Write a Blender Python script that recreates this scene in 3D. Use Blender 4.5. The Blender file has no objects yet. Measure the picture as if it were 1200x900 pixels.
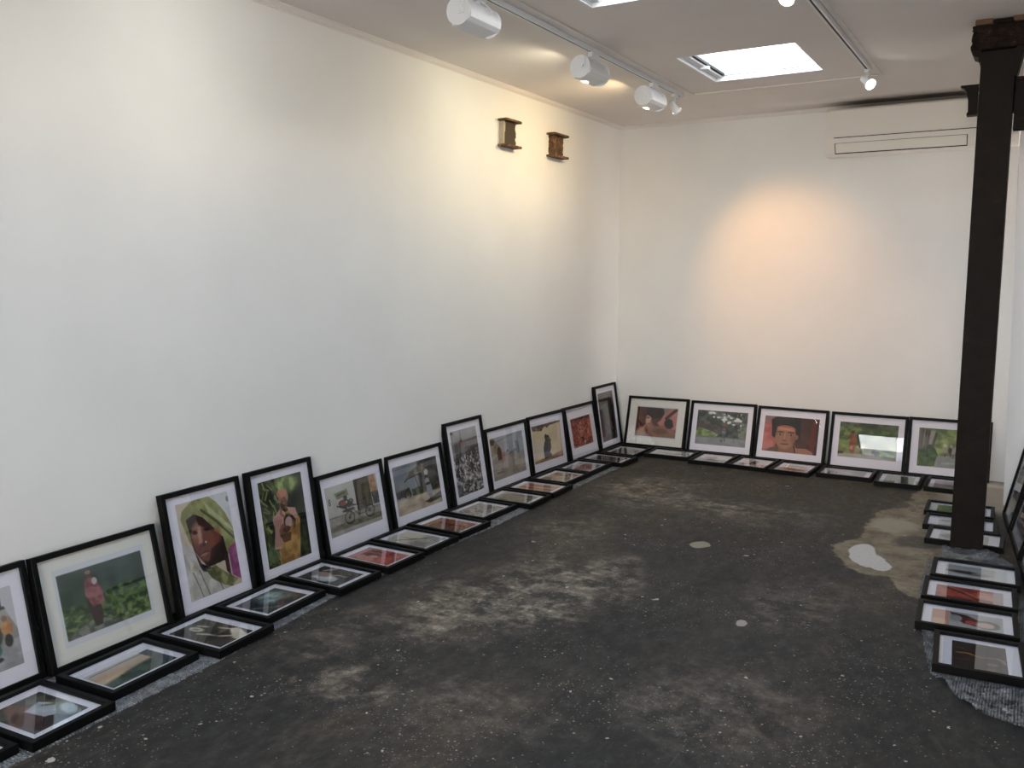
import bpy, bmesh, math, random
import numpy as np
from mathutils import Vector, Matrix
rad = math.radians
S = bpy.context.scene
COL = S.collection
H = 2.985; D = 7.797

# ------------------------------------------------------------------ helpers
def lin(c):
    return tuple((x/255/12.92 if x/255 <= .04045 else ((x/255+.055)/1.055)**2.4) for x in c[:3])

def obj(name, bm, m, parent=None, smooth=False):
    me = bpy.data.meshes.new(name)
    bmesh.ops.recalc_face_normals(bm, faces=bm.faces)
    if smooth:
        for f in bm.faces: f.smooth = True
    bm.to_mesh(me); bm.free()
    if m: me.materials.append(m)
    o = bpy.data.objects.new(name, me); COL.objects.link(o)
    if parent: o.parent = parent
    return o

def structure(o):
    o['kind'] = 'structure'; return o

def tag(o, label, cat, group=None):
    o['label'] = label; o['category'] = cat
    if group: o['group'] = group
    return o

def empty(name, loc=(0,0,0)):
    o = bpy.data.objects.new(name, None); COL.objects.link(o)
    o.location = loc; o.empty_display_size = .1
    return o

def box(bm, a, b, bev=0):
    r = bmesh.ops.create_cube(bm, size=1)
    vs = r['verts']
    for v in vs:
        v.co = Vector([a[i] + (v.co[i]+.5)*(b[i]-a[i]) for i in range(3)])
    if bev:
        es = list({e for v in vs for e in v.link_edges})
        bmesh.ops.bevel(bm, geom=es, offset=bev, segments=2, affect='EDGES', profile=.5)
    return bm

def prism(bm, pts, axis, a, b):
    """extrude a 2D polygon along axis 0/1/2 from a to b; pts give the two other coordinates in order"""
    def mk(p, t):
        c = [0,0,0]; k = 0
        for i in range(3):
            if i == axis: c[i] = t
            else: c[i] = p[k]; k += 1
        return bm.verts.new(c)
    A = [mk(p, a) for p in pts]; B = [mk(p, b) for p in pts]
    n = len(pts)
    bm.faces.new(A); bm.faces.new(B)
    for i in range(n): bm.faces.new((A[i], A[(i+1)%n], B[(i+1)%n], B[i]))
    return bm

def cyl(bm, p, q, r, r2=None, seg=20, cap=True):
    p, q = Vector(p), Vector(q); d = q-p
    r2 = r if r2 is None else r2
    M = Matrix.Translation((p+q)/2) @ d.to_track_quat('Z','Y').to_matrix().to_4x4()
    bmesh.ops.create_cone(bm, cap_ends=cap, segments=seg, radius1=r, radius2=r2, depth=d.length, matrix=M)
    return bm

# ------------------------------------------------------------------ materials
def mat(name, col=(128,128,128), rough=.6, metal=0, spec=.5):
    m = bpy.data.materials.new(name); m.use_nodes = True
    b = m.node_tree.nodes['Principled BSDF']
    b.inputs['Base Color'].default_value = (*lin(col), 1)
    b.inputs['Roughness'].default_value = rough
    b.inputs['Metallic'].default_value = metal
    b.inputs['Specular IOR Level'].default_value = spec
    return m

class NT:
    def __init__(s, m):
        s.t = m.node_tree; s.n = s.t.nodes; s.b = s.n.get('Principled BSDF')
    def new(s, t, **k):
        n = s.n.new(t)
        for a, v in k.items():
            if a.startswith('_'): setattr(n, a[1:], v)
        return n
    def link(s, a, b): s.t.links.new(a, b)
    def pos(s):
        return s.new('ShaderNodeNewGeometry').outputs['Position']
    def noise(s, vec, scale, detail=4, rough=.55, dist=0):
        n = s.new('ShaderNodeTexNoise'); n.inputs['Scale'].default_value = scale
        n.inputs['Detail'].default_value = detail; n.inputs['Roughness'].default_value = rough
        n.inputs['Distortion'].default_value = dist
        s.link(vec, n.inputs['Vector']); return n.outputs['Fac']
    def ramp(s, v, stops):
        n = s.new('ShaderNodeValToRGB'); e = n.color_ramp.elements
        while len(e) < len(stops): e.new(.5)
        for i, (p, c) in enumerate(stops):
            e[i].position = p; e[i].color = (*c, 1) if len(c) == 3 else c
        s.link(v, n.inputs['Fac']); return n.outputs['Color']
    def mix(s, f, a, b):
        n = s.new('ShaderNodeMix', _data_type='RGBA')
        for sock, v in ((n.inputs[0], f), (n.inputs[6], a), (n.inputs[7], b)):
            if isinstance(v, (float, int)): sock.default_value = v
            elif isinstance(v, tuple): sock.default_value = (*v, 1)
            else: s.link(v, sock)
        return n.outputs[2]
    def math(s, op, a, b=0., c=0.):
        n = s.new('ShaderNodeMath', _operation=op)
        for i, v in enumerate((a, b, c)):
            if isinstance(v, (float, int)): n.inputs[i].default_value = v
            else: s.link(v, n.inputs[i])
        return n.outputs[0]
    def vmath(s, op, a, b):
        n = s.new('ShaderNodeVectorMath', _operation=op)
        for i, v in enumerate((a, b)):
            if isinstance(v, tuple): n.inputs[i].default_value = v
            else: s.link(v, n.inputs[i])
        return n
    def bump(s, h, strength, dist=.01):
        n = s.new('ShaderNodeBump'); n.inputs['Strength'].default_value = strength
        n.inputs['Distance'].default_value = dist
        s.link(h, n.inputs['Height']); s.link(n.outputs[0], s.b.inputs['Normal'])
    def blob(s, vec, x, y, rx, ry, rot=0, soft=.15):
        """1 inside an ellipse on the floor, 0 outside"""
        d = s.vmath('SUBTRACT', vec, (x, y, 0)).outputs[0]
        mp = s.new('ShaderNodeMapping', _vector_type='TEXTURE'); s.link(d, mp.inputs[0])
        mp.inputs['Rotation'].default_value = (0,0,rad(rot)); mp.inputs['Scale'].default_value = (rx, ry, 1e6)
        l = s.vmath('LENGTH', mp.outputs[0], (0,0,0)).outputs['Value']
        n = s.new('ShaderNodeMapRange', _interpolation_type='SMOOTHSTEP'); s.link(l, n.inputs[0])
        n.inputs[1].default_value = 1+soft; n.inputs[2].default_value = 1-soft
        return n.outputs[0]

def wall_mat(name, c):
    m = mat(name, c, .75, spec=.25); t = NT(m); p = t.pos()
    n1 = t.noise(p, 1.6, 5); n2 = t.noise(p, 28, 3)
    t.link(t.mix(t.ramp(n1, [(.35,(0,0,0)),(.7,(1,1,1))]), tuple(x*.95 for x in lin(c)), lin(c)), t.b.inputs['Base Color'])
    t.bump(t.math('ADD', t.math('MULTIPLY', n1, 1.0), t.math('MULTIPLY', n2, .12)), .35, .012)
    return m
M_wall = wall_mat('white plaster', (234,233,231))

def ceil_mat(name, c):
    m = wall_mat(name, c); t = NT(m); p = t.pos()
    src = t.b.inputs['Base Color'].links[0].from_socket
    nz = t.noise(p, 5, 3)
    w = t.vmath('ADD', p, (0,0,0)).outputs[0]
    sx = t.new('ShaderNodeSeparateXYZ'); t.link(w, sx.inputs[0])
    def rng(v, a, b):
        n = t.new('ShaderNodeMapRange', _interpolation_type='SMOOTHSTEP'); t.link(v, n.inputs[0])
        n.inputs[1].default_value = a; n.inputs[2].default_value = b; return n.outputs[0]
    yy = t.math('ADD', sx.outputs[1], t.math('MULTIPLY', nz, .05))
    tone = t.math('MULTIPLY', t.math('MULTIPLY', rng(yy, 7.40, 7.66), rng(sx.outputs[0], 1.80, 2.2)), rng(sx.outputs[2], 2.92, 2.95))
    tone = t.math('MULTIPLY', tone, .82)
    t.link(t.mix(tone, src, lin((92,82,70))), t.b.inputs['Base Color'])  # ceiling and cove turn darker along the back wall above the air conditioner
    return m
M_ceil = ceil_mat('off white ceiling paint', (228,222,219))

def black_mat():
    m = mat('black stained wood', (11,11,11), .5, spec=.14); t = NT(m)
    t.bump(t.noise(t.pos(), 160, 3), .08, .001); return m
M_black = black_mat()
M_mat = mat('white mat board', (238,233,246), .85, spec=.2)
M_cream = mat('cream mat board', (229,225,220), .85, spec=.2)
M_back = mat('brown backing board', (120,95,66), .8)
M_metalw = mat('white powder coated metal', (225,228,232), .4, spec=.5)
M_plasticw = mat('white appliance plastic', (226,221,214), .42)
M_grey = mat('grey reveal metal', (150,152,156), .5)
M_dark = mat('dark slot', (22,20,20), .7)
M_brownwood = mat('rough timber packer', (104,78,58), .9)
M_paper = mat('mortar', (168,158,140), .9)

def glass_mat():
    m = bpy.data.materials.new('picture glass'); m.use_nodes = True; t = NT(m)
    t.n.clear(); o = t.new('ShaderNodeOutputMaterial'); mx = t.new('ShaderNodeMixShader')
    fr = t.new('ShaderNodeFresnel'); gm = t.new('ShaderNodeNewGeometry')
    t.link(t.math('SUBTRACT', 1.5, t.math('MULTIPLY', gm.outputs['Backfacing'], 1.5-1/1.5)), fr.inputs[0])
    a = t.new('ShaderNodeBsdfTransparent'); g = t.new('ShaderNodeBsdfGlossy'); g.inputs['Roughness'].default_value = .012
    a.inputs[0].default_value = (.985,.99,.985,1)
    # the inner face of the slab sees the same Fresnel as the outer one
    t.link(fr.outputs[0], mx.inputs[0]); t.link(a.outputs[0], mx.inputs[1]); t.link(g.outputs[0], mx.inputs[2])
    t.link(mx.outputs[0], o.inputs[0]); return m
M_glass = glass_mat()

def print_mat():
    m = mat('photographic print', rough=.5, spec=.2); t = NT(m)
    a = t.new('ShaderNodeAttribute'); a.attribute_name = 'ink'
    t.link(a.outputs['Color'], t.b.inputs['Base Color']); return m
M_print = print_mat()

def steel_mat():
    m = mat('dark painted steel', (40,31,28), .6, spec=.12); t = NT(m); p = t.pos()
    n = t.noise(p, 14, 6, .7)
    t.link(t.ramp(n, [(.3, lin((22,18,16))), (.62, lin((33,26,23))), (.76, lin((48,41,36)))]), t.b.inputs['Base Color'])
    t.bump(n, .3, .004); return m
M_steel = steel_mat()
def rust_mat():
    m = mat('rusty steel', (70,50,36), .8); t = NT(m); n = t.noise(t.pos(), 22, 5, .7)
    t.link(t.ramp(n, [(.35, lin((52,36,28))), (.55, lin((96,68,44))), (.68, lin((170,135,84)))]), t.b.inputs['Base Color'])
    t.bump(n, .6, .006); return m
M_rust = rust_mat()
def rubble_mat():
    m = mat('sooty steel and render', (58,46,38), .85, spec=.1); t = NT(m); n = t.noise(t.pos(), 26, 5, .75)
    t.link(t.ramp(n, [(.42, lin((30,23,20))), (.6, lin((46,36,30))), (.76, lin((92,80,68)))]), t.b.inputs['Base Color'])
    t.bump(n, .9, .01); return m
M_rubble = rubble_mat()

def emis(name, c, k):
    m = bpy.data.materials.new(name); m.use_nodes = True; t = NT(m); t.n.clear()
    o = t.new('ShaderNodeOutputMaterial'); e = t.new('ShaderNodeEmission')
    e.inputs[0].default_value = (*c, 1); e.inputs[1].default_value = k; t.link(e.outputs[0], o.inputs[0]); return m

def floor_mat():
    fk = lambda c_: tuple(v*.40 for v in lin(c_)); tk = lambda c_: tuple(v*.72 for v in lin(c_))
    m = mat('worn dark painted concrete', rough=.6, spec=.22); t = NT(m); p = t.pos()
    flat = t.vmath('MULTIPLY', p, (1,1,0)).outputs[0]
    dn = t.new('ShaderNodeTexNoise'); dn.inputs['Scale'].default_value = 3.2; dn.inputs['Detail'].default_value = 12; dn.inputs['Roughness'].default_value = .68
    t.link(flat, dn.inputs['Vector'])
    off = t.vmath('MULTIPLY', t.vmath('SUBTRACT', dn.outputs['Color'], (.5,.5,.5)).outputs[0], (.9,.9,0)).outputs[0]
    wv = t.vmath('ADD', flat, off).outputs[0]
    off2 = t.vmath('MULTIPLY', t.vmath('SUBTRACT', dn.outputs['Color'], (.5,.5,.5)).outputs[0], (.22,.22,0)).outputs[0]
    wv2 = t.vmath('ADD', flat, off2).outputs[0]
    st = t.vmath('MULTIPLY', flat, (1,.55,1)).outputs[0]
    big = t.noise(st, 1.25, 7, .62); mid = t.noise(st, 5.5, 6, .65); fine = t.noise(flat, 34, 4, .65)
    base = t.ramp(t.math('ADD', t.math('MULTIPLY', big, .6), t.math('MULTIPLY', mid, .4)),
                  [(.36, fk((62,62,62))), (.5, fk((78,75,72))), (.6, fk((108,98,86)))])
    # browner towards the back: grazing sheen put into the floor colour
    sx = t.new('ShaderNodeSeparateXYZ'); t.link(flat, sx.inputs[0])
    bk = t.new('ShaderNodeMapRange', _interpolation_type='SMOOTHSTEP'); t.link(sx.outputs[1], bk.inputs[0])
    bk.inputs[1].default_value = 4.2; bk.inputs[2].default_value = 6.8; bk.inputs[4].default_value = .55
    brown = t.ramp(mid, [(.38, fk((78,70,60))), (.55, fk((98,86,70))), (.68, fk((150,132,100)))])
    c = t.mix(bk.outputs[0], base, brown)
    hf = t.ramp(t.noise(st, 18, 12, .78), [(.36,(.62,)*3), (.5,(1.,)*3), (.64,(1.75,)*3)])
    mm = t.new('ShaderNodeMix', _data_type='RGBA', _blend_type='MULTIPLY'); mm.inputs[0].default_value = 1; t.link(c, mm.inputs[6]); t.link(hf, mm.inputs[7]); c = mm.outputs[2]
    # pale worn areas, each broken up by noise
    def acc(lst, vec):
        r = None
        for b in lst:
            k = t.blob(vec, *b); r = k if r is None else t.math('MAXIMUM', r, k)
        return r
    worn = t.math('MAXIMUM', acc([(1.42,3.85,.27,.66,-14,.45), (1.12,3.45,.28,.42,0,.5)], wv), t.math('MULTIPLY', acc([(1.22,2.55,.18,.16,0,.5), (1.05,6.1,.30,.45,0,.6), (1.6,5.9,.6,.22,0,.6)], wv), .75))
    worn = t.math('MAXIMUM', worn, t.math('MULTIPLY', acc([(1.12,4.15,.14,.4,10,.5), (2.5,4.3,.24,.36,0,.6), (2.5,3.1,.3,.35,0,.6), (.85,2.9,.14,.4,0,.6), (1.75,2.6,.3,.2,0,.6), (.95,4.9,.25,.3,0,.6)], wv), .38))
    frac = t.noise(flat, 6.5, 14, .76); wn = t.ramp(frac, [(.44,(0,0,0)), (.49,(.4,.4,.4)), (.57,(1,1,1))])
    wcol = t.ramp(t.noise(flat, 16, 12, .74), [(.35, fk((128,115,102))), (.5, tk((150,137,122))), (.64, tk((214,198,178)))])
    c = t.mix(t.math('MULTIPLY', t.math('MULTIPLY', worn, wn), .85), c, wcol)
    # bare tan screed at the right towards the back
    tan = acc([(2.95,6.0,.36,.95,0,.03), (2.78,5.35,.28,.40,0,.03), (3.1,5.1,.25,.42,0,.03), (3.05,7.0,.3,.5,0,.04)], wv2)
    tcol = t.ramp(t.noise(flat, 7, 12, .7), [(.38, tk((112,98,82))), (.5, tk((146,130,108))), (.62, tk((166,150,126)))])
    dk = acc([(2.66,6.65,.10,.14,0,.2), (2.92,5.72,.14,.13,0,.2)], wv2)
    tcol = t.mix(t.math('MULTIPLY', dk, .85), tcol, tk((84,76,68)))
    c = t.mix(t.math('MULTIPLY', tan, t.ramp(t.noise(flat, 9, 12, .75), [(.36,(.25,)*3), (.44,(1,)*3)])), c, tcol)
    far = acc([(3.2,7.2,.28,.55,0,.3)], wv2)
    c = t.mix(far, c, tk((188,174,156)))
    lt = acc([(2.74,6.05,.13,.16,0,.25)], wv2)
    c = t.mix(t.math('MULTIPLY', lt, .8), c, tk((184,172,148)))
    # white filler patches
    wv3 = t.vmath('ADD', flat, t.vmath('MULTIPLY', off, (.13,.13,0)).outputs[0]).outputs[0]
    wh = acc([(2.655,5.33,.075,.20,0,.06), (2.715,5.20,.10,.13,20,.06), (2.79,5.13,.06,.085,0,.06)], wv3)
    c = t.mix(wh, c, lin((196,188,182)))
    sm = acc([(1.795,5.0,.055,.075,0,.06), (1.83,5.0,.03,.03,0,.1)], wv3)
    c = t.mix(sm, c, tk((160,154,134)))
    s2 = acc([(2.37,3.93,.030,.045,0,.1)], wv3)
    c = t.mix(s2, c, tk((190,180,164)))
    # chips and paint flecks
    for sc, th, colr, k in ((11, .11, (205,200,190), 1.), (24, .15, (196,188,172), 1.), (52, .20, (176,168,152), .9), (110, .24, (160,150,136), .75)):
        vo = t.new('ShaderNodeTexVoronoi'); vo.inputs['Scale'].default_value = sc
        jit = t.vmath('ADD', flat, t.vmath('MULTIPLY', off, (2.2/sc,2.2/sc,0)).outputs[0]).outputs[0]
        t.link(jit, vo.inputs['Vector'])
        sep = t.new('ShaderNodeSeparateColor'); t.link(vo.outputs['Color'], sep.inputs[0])
        rr = t.math('MULTIPLY', t.math('SUBTRACT', sep.outputs[0], .70 if sc < 70 else .6), th/.3*1.3)
        hit = t.math('LESS_THAN', vo.outputs['Distance'], rr)
        dens = t.ramp(t.noise(flat, 1.9, 3), [(.44,(.05,)*3), (.64,(.95,)*3)])
        hit = t.math('MULTIPLY', hit, t.math('GREATER_THAN', dens, sep.outputs[1]))
        c = t.mix(t.math('MULTIPLY', hit, k), c, tk(colr))
    # hairline scratches
    ms = t.new('ShaderNodeMapping'); ms.inputs['Rotation'].default_value = (0,0,rad(28)); ms.inputs['Scale'].default_value = (60,2.2,1)
    t.link(flat, ms.inputs[0])
    sc_ = t.noise(ms.outputs[0], 1, 2, .5)
    c = t.mix(t.math('MULTIPLY', t.ramp(sc_, [(.70,(0,)*3), (.76,(1,)*3)]), .35), c, fk((170,160,146)))
    t.link(c, t.b.inputs['Base Color'])
    t.link(t.ramp(mid, [(.3,(.5,)*3), (.7,(.75,)*3)]), t.b.inputs['Roughness'])
    t.bump(t.math('ADD', mid, t.math('MULTIPLY', fine, .5)), .25, .006)
    return m
M_floor = floor_mat()

def wrap_mat(name, a=.45, scale=95):
    m = mat(name, (176,177,182), .16, spec=.8); t = NT(m); p = t.pos()
    fl = t.vmath('MULTIPLY', p, (1,1,.6)).outputs[0]
    vo = t.new('ShaderNodeTexVoronoi'); vo.inputs['Scale'].default_value = scale; vo.inputs['Randomness'].default_value = .25
    t.link(fl, vo.inputs['Vector'])
    hgt = t.math('SUBTRACT', 1., t.math('POWER', t.math('MULTIPLY', vo.outputs['Distance'], 1.6), 2.))
    t.bump(hgt, .9, .006)
    tr = t.new('ShaderNodeBsdfTransparent'); tr.inputs[0].default_value = (.93,.94,.95,1)
    mx = t.new('ShaderNodeMixShader'); o = t.n['Material Output']
    n = t.noise(p, 22, 6, .7)
    k = t.math('ADD', t.math('MULTIPLY', t.math('SUBTRACT', n, .5), 1.6), t.math('ADD', t.math('MULTIPLY', hgt, .30), a-.22))
    k.node.use_clamp = True
    t.link(k, mx.inputs[0])
    t.link(tr.outputs[0], mx.inputs[1]); t.link(t.b.outputs[0], mx.inputs[2]); t.link(mx.outputs[0], o.inputs[0])
    return m
M_wrap = wrap_mat('bubble wrap film', .42, 80)
M_wrap2 = wrap_mat('crumpled clear bubble wrap', .30, 95)

# ------------------------------------------------------------------ room shell
def wx(y): return 3.46 + .094*(7.0-y)          # plane of the right wall
Y0 = -4.5
SK = [(1.354,5.552,2.115,6.374), (1.348,3.520,2.115,4.336), (1.348,1.490,2.115,2.300), (1.348,-.550,2.115,.265)]

bm = bmesh.new(); prism(bm, [(-.25,Y0-.25),(4.9,Y0-.25),(4.9,D+.25),(-.25,D+.25)], 2, -.12, 0)
structure(obj('floor', bm, M_floor))
bm = bmesh.new(); box(bm, (-.25,Y0-.25,0), (0,D,3.45)); structure(obj('wall_left', bm, M_wall))
bm = bmesh.new(); box(bm, (-.25,D,0), (4.9,D+.25,3.45)); structure(obj('wall_back', bm, M_wall))
# right wall: runs slightly askew, stops at a chimney-like return whose arris leans a little
bm = bmesh.new()
def hexa(bm, lo, hi):
    A = [bm.verts.new((x,y,0)) for x,y in lo]; B = [bm.verts.new((x,y,H+.3)) for x,y in hi]
    bm.faces.new(A); bm.faces.new(B)
    n = len(lo)
    for i in range(n): bm.faces.new((A[i],A[(i+1)%n],B[(i+1)%n],B[i]))
hexa(bm, [(3.332,6.995),(4.9,6.995),(4.9,7.55),(3.332,7.55)], [(3.262,6.995),(4.9,6.995),(4.9,7.55),(3.262,7.55)])
structure(obj('wall_right_return', bm, wall_mat('daylit white plaster', (250,249,250))))  # wall plaster lightened: daylight on the return put into its colour
bm = bmesh.new(); prism(bm, [(wx(Y0),Y0),(5.2,Y0),(5.2,6.995),(wx(6.995),6.995)], 2, 0, 3.45)
structure(obj('wall_right', bm, M_wall))
# front wall with the shop window behind the camera
WX0, WX1, WZ0, WZ1 = 2.0, 4.4, .25, 2.8
bm = bmesh.new()
for a, b in (((-.25,Y0-.25,0),(WX0,Y0,3.45)), ((WX1,Y0-.25,0),(wx(Y0),Y0,3.45)), ((WX0,Y0-.25,0),(WX1,Y0,WZ0)), ((WX0,Y0-.25,WZ1),(WX1,Y0,3.45))):
    box(bm, a, b)
structure(obj('wall_front', bm, M_wall))
wf = structure(empty('window_5', (WX0,Y0-.12,WZ0)))
bm = bmesh.new(); n = 3
for i in range(n+1):
    x = (WX1-WX0)*i/n; box(bm, (x-.03,-.03,0), (x+.03,.03,WZ1-WZ0), .004)
box(bm, (0,-.03,0), (WX1-WX0,.03,.06)); box(bm, (0,-.03,WZ1-WZ0-.06), (WX1-WX0,.03,WZ1-WZ0)); obj('window_frame', bm, M_black, wf)
bm = bmesh.new(); box(bm, (0,-.004,0), (WX1-WX0,.004,WZ1-WZ0)); obj('pane', bm, M_glass, wf)

# ceiling slab with the four rooflight openings
bm = bmesh.new()
xs = [-.25, 1.348, 2.115, 5.2]
ys = [Y0-.25]
for s in reversed(SK): ys += [s[1], s[3]]
ys.append(D+.25)
box(bm, (xs[0],ys[0],H), (xs[1],ys[-1],H+.16)); box(bm, (xs[2],ys[0],H), (xs[3],ys[-1],H+.16))
for i in range(0, len(ys), 2): box(bm, (xs[1],ys[i],H), (xs[2],ys[i+1],H+.16))
box(bm, (1.348,5.552,H), (1.354,6.374,H+.16))
structure(obj('ceiling', bm, M_ceil))
for i, (x0,y0,x1,y1) in enumerate(SK):
    w = structure(empty('window_%d' % (i+1), (x0,y0,H)))
    X, Y = x1-x0, y1-y0; t = .012
    bm = bmesh.new()       # lining of the shaft
    for a, b in (((0,0,0),(t,Y,.062)), ((X-t,0,0),(X,Y,.062)), ((t,0,0),(X-t,t,.062)), ((t,Y-t,0),(X-t,Y,.062))): box(bm, a, b)
    obj('window_lining', bm, M_metalw, w)
    bm = bmesh.new(); z0, z1 = .022, .050
    for a, b in (((t,t,z0),(.058,Y-t,z1)), ((X-.022,t,z0+.015),(X-t,Y-t,z1)), ((.058,t,z0+.015),(X-.022,.022,z1)), ((.058,Y-.022,z0+.015),(X-.022,Y-t,z1))): box(bm, a, b, .002)
    obj('window_frame', bm, M_metalw, w)
    bm = bmesh.new(); box(bm, (.058,.022,.034), (.078,Y-.022,.050)); obj('window_seal', bm, M_dark, w)
    bm = bmesh.new(); box(bm, (t,t,.052), (X-t,Y-t,.058)); obj('pane', bm, M_glass, w)
    bm = bmesh.new(); box(bm, (.030,Y*.52-.018,.004), (.088,Y*.52+.018,.024), .004); obj('window_latch', bm, M_metalw, w)

# plaster cove between walls and ceiling
def cove_pts(sgn=1):
    k = [(0,-.031),(.005,-.031),(.006,-.026),(.014,-.022),(.023,-.013),(.025,-.007),(.030,-.006),(.032,0),(0,0)]
    return k
bm = bmesh.new(); prism(bm, [(x, H+z) for x, z in cove_pts()], 1, Y0, D); structure(obj('trim_1', bm, M_ceil))
bm = bmesh.new(); prism(bm, [(D-x, H+z) for x, z in cove_pts()], 0, .0, 3.262); structure(obj('trim_2', bm, M_ceil))
# flat U of trunking on the ceiling that the tracks run along
bm = bmesh.new()
box(bm, (1.037,Y0,H-.010), (1.095,6.72,H), .004); box(bm, (1.095,6.68,H-.010), (2.41,6.72,H), .004); box(bm, (2.409,Y0,H-.010), (2.435,6.68,H), .004)
structure(obj('trim_3', bm, M_ceil))

# ------------------------------------------------------------------ tracks and lamps
def track(x, y1, label):
    r = empty('lighting_track', (x, Y0+.05, H)); tag(r, label, 'light track')
    L = y1-(Y0+.05)
    bm = bmesh.new()
    prism(bm, [(-.017,0),(-.017,-.034),(-.006,-.034),(-.006,-.006),(.006,-.006),(.006,-.034),(.017,-.034),(.017,0)], 1, 0, L)
    obj('rail', bm, M_metalw, r)
    bm = bmesh.new(); box(bm, (-.0055,0,-.031), (.0055,L-.01,-.0065)); obj('slot', bm, M_dark, r)
    bm = bmesh.new(); box(bm, (-.018,L,-.036), (.018,L+.012,0), .002); obj('end_cap', bm, M_metalw, r)
    return r
track(1.018, 6.60, 'white lighting track with the boxy floodlights nearest the left wall')
track(2.389, 6.40, 'white lighting track with a lit spotlight, right of the skylights')

LE = [3.7, 5.3, 8.6, 84, 44, 9]
LC = [(1,1,.93), (1,.90,.62), (1,.76,.42), (1,.50,.16), (1,.85,.62), (1,.75,.5)]
M_lamp_on = emis('lit flood lamp', (1,.80,.52), 5)
M_lamp_off = mat('unlit lamp glass', (190,190,180), .25)
def flood(x, y, lit, label, roll, group, lcol=(1,1,1)):
    z0 = H-.034
    r = empty('floodlight', (x, y, z0)); tag(r, label, 'floodlight', group)
    bm = bmesh.new(); box(bm, (-.016,-.05,-.030), (.016,.05,.0), .003); cyl(bm, (0,0,-.045), (0,0,-.03), .013)
    obj('track_adapter', bm, M_metalw, r)
    zc = -.098                                      # body axis below the rail
    bm = bmesh.new()                                # U shaped yoke
    box(bm, (-.018,-.150,-.052), (.018,.150,-.045), .001)
    for s in (-1,1): box(bm, (-.018,s*.150-.0025,zc-.02), (.018,s*.150+.0025,-.046), .001)
    obj('yoke', bm, M_metalw, r)
    R = Matrix.Rotation(rad(roll), 4, 'Y')
    # cross-section in x,z: opening on the -x side, flat back plate towards the room
    sec = [(-.078,.052),(-.045,.056),(-.01,.056),(.020,.052),(.036,.036),(.044,-.030),(.036,-.046),(.012,-.056),(-.078,-.050),
           (-.078,-.045),(.010,-.051),(.032,-.042),(.039,-.029),(.031,.032),(.017,.047),(-.01,.051),(-.045,.051),(-.078,.047)]
    Rl = Matrix.Rotation(rad(roll), 4, 'Y'); R = Matrix.Rotation(rad(-14), 4, 'Y')
    bm = bmesh.new(); n = 9
    for k in range(2):
        pass
    A = []; 
    for yy in (-.135,.135): A.append([bm.verts.new(R @ Vector((px,yy,pz))) for px,pz in sec])
    m_ = len(sec)
    for i in range(m_): bm.faces.new((A[0][i],A[0][(i+1)%m_],A[1][(i+1)%m_],A[1][i]))
    for k in (0,1):
        for i in range(n-1):
            bm.faces.new((A[k][i],A[k][i+1],A[k][m_-2-i],A[k][m_-1-i]))
    hs = obj('housing', bm, M_metalw, r); hs.location = (0,0,zc)
    for s in (-1,1):                                # rounded side cheeks
        bm = bmesh.new()
        pts = [R @ Vector((-.020+.066*math.cos(rad(q)),0,.002+.068*math.sin(rad(q)))) for q in range(0,360,15)]
        A = [bm.verts.new((p.x, s*.135, p.z)) for p in pts]; B = [bm.verts.new((p.x, s*.143, p.z)) for p in pts]
        bm.faces.new(A); bm.faces.new(B)
        for i in range(len(pts)): bm.faces.new((A[i],A[(i+1)%len(pts)],B[(i+1)%len(pts)],B[i]))
        o = obj('end_cheek', bm, M_metalw, r); o.location = (0,0,zc)
        bm = bmesh.new(); cyl(bm, (0,s*.143,0), (0,s*.164,0), .012, seg=16); obj('tilt_knob', bm, M_metalw, o)
    bm = bmesh.new()                                # tube lamp and glass cover
    cyl(bm, R @ Vector((-.035,-.10,0)), R @ Vector((-.035,.10,0)), .012, seg=14)
    obj('lamp', bm, M_lamp_on if lit else M_lamp_off, hs)
    bm = bmesh.new()                                # supply cable loop
    pp = [(.012,0,-.03),(.045,.01,-.05),(.06,.03,-.075),(.048,.045,-.085)]
    for a, b in zip(pp, pp[1:]): cyl(bm, a, b, .003, seg=8)
    obj('cable', bm, M_metalw, r, smooth=True)
    if lit:
        l = bpy.data.lights.new('flood_lamp', 'AREA'); l.shape = 'RECTANGLE'; l.size = .16; l.size_y = .05
        l.energy = lit; l.color = lcol; l.spread = rad(165)
        lo = bpy.data.objects.new('flood_lamp', l); COL.objects.link(lo); lo.parent = r
        d = Rl @ Vector((-1,0,0))
        lo.matrix_local = Matrix.Translation(Vector((0,0,zc)) + R @ Vector((-.080,0,0))) @ d.to_track_quat('-Z','Y').to_matrix().to_4x4() @ Matrix.Rotation(rad(90),4,'Z')
    return r
G1 = 'boxy white floodlights on the left track'
flood(1.018, 3.76, 0,  'unlit boxy white floodlight nearest the camera, cut by the top edge', -28, G1)
flood(1.018, 5.06, LE[1], 'middle boxy white floodlight of the left track, grey side towards the room', -40, G1, LC[1])
flood(1.018, 6.05, LE[2], 'boxy white floodlight at the far end of the left track, beside a small spotlight', -40, G1, LC[2])
flood(1.018, 2.70, LE[0], 'lit floodlight on the left track just above the picture edge', -40, G1, LC[0])

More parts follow.
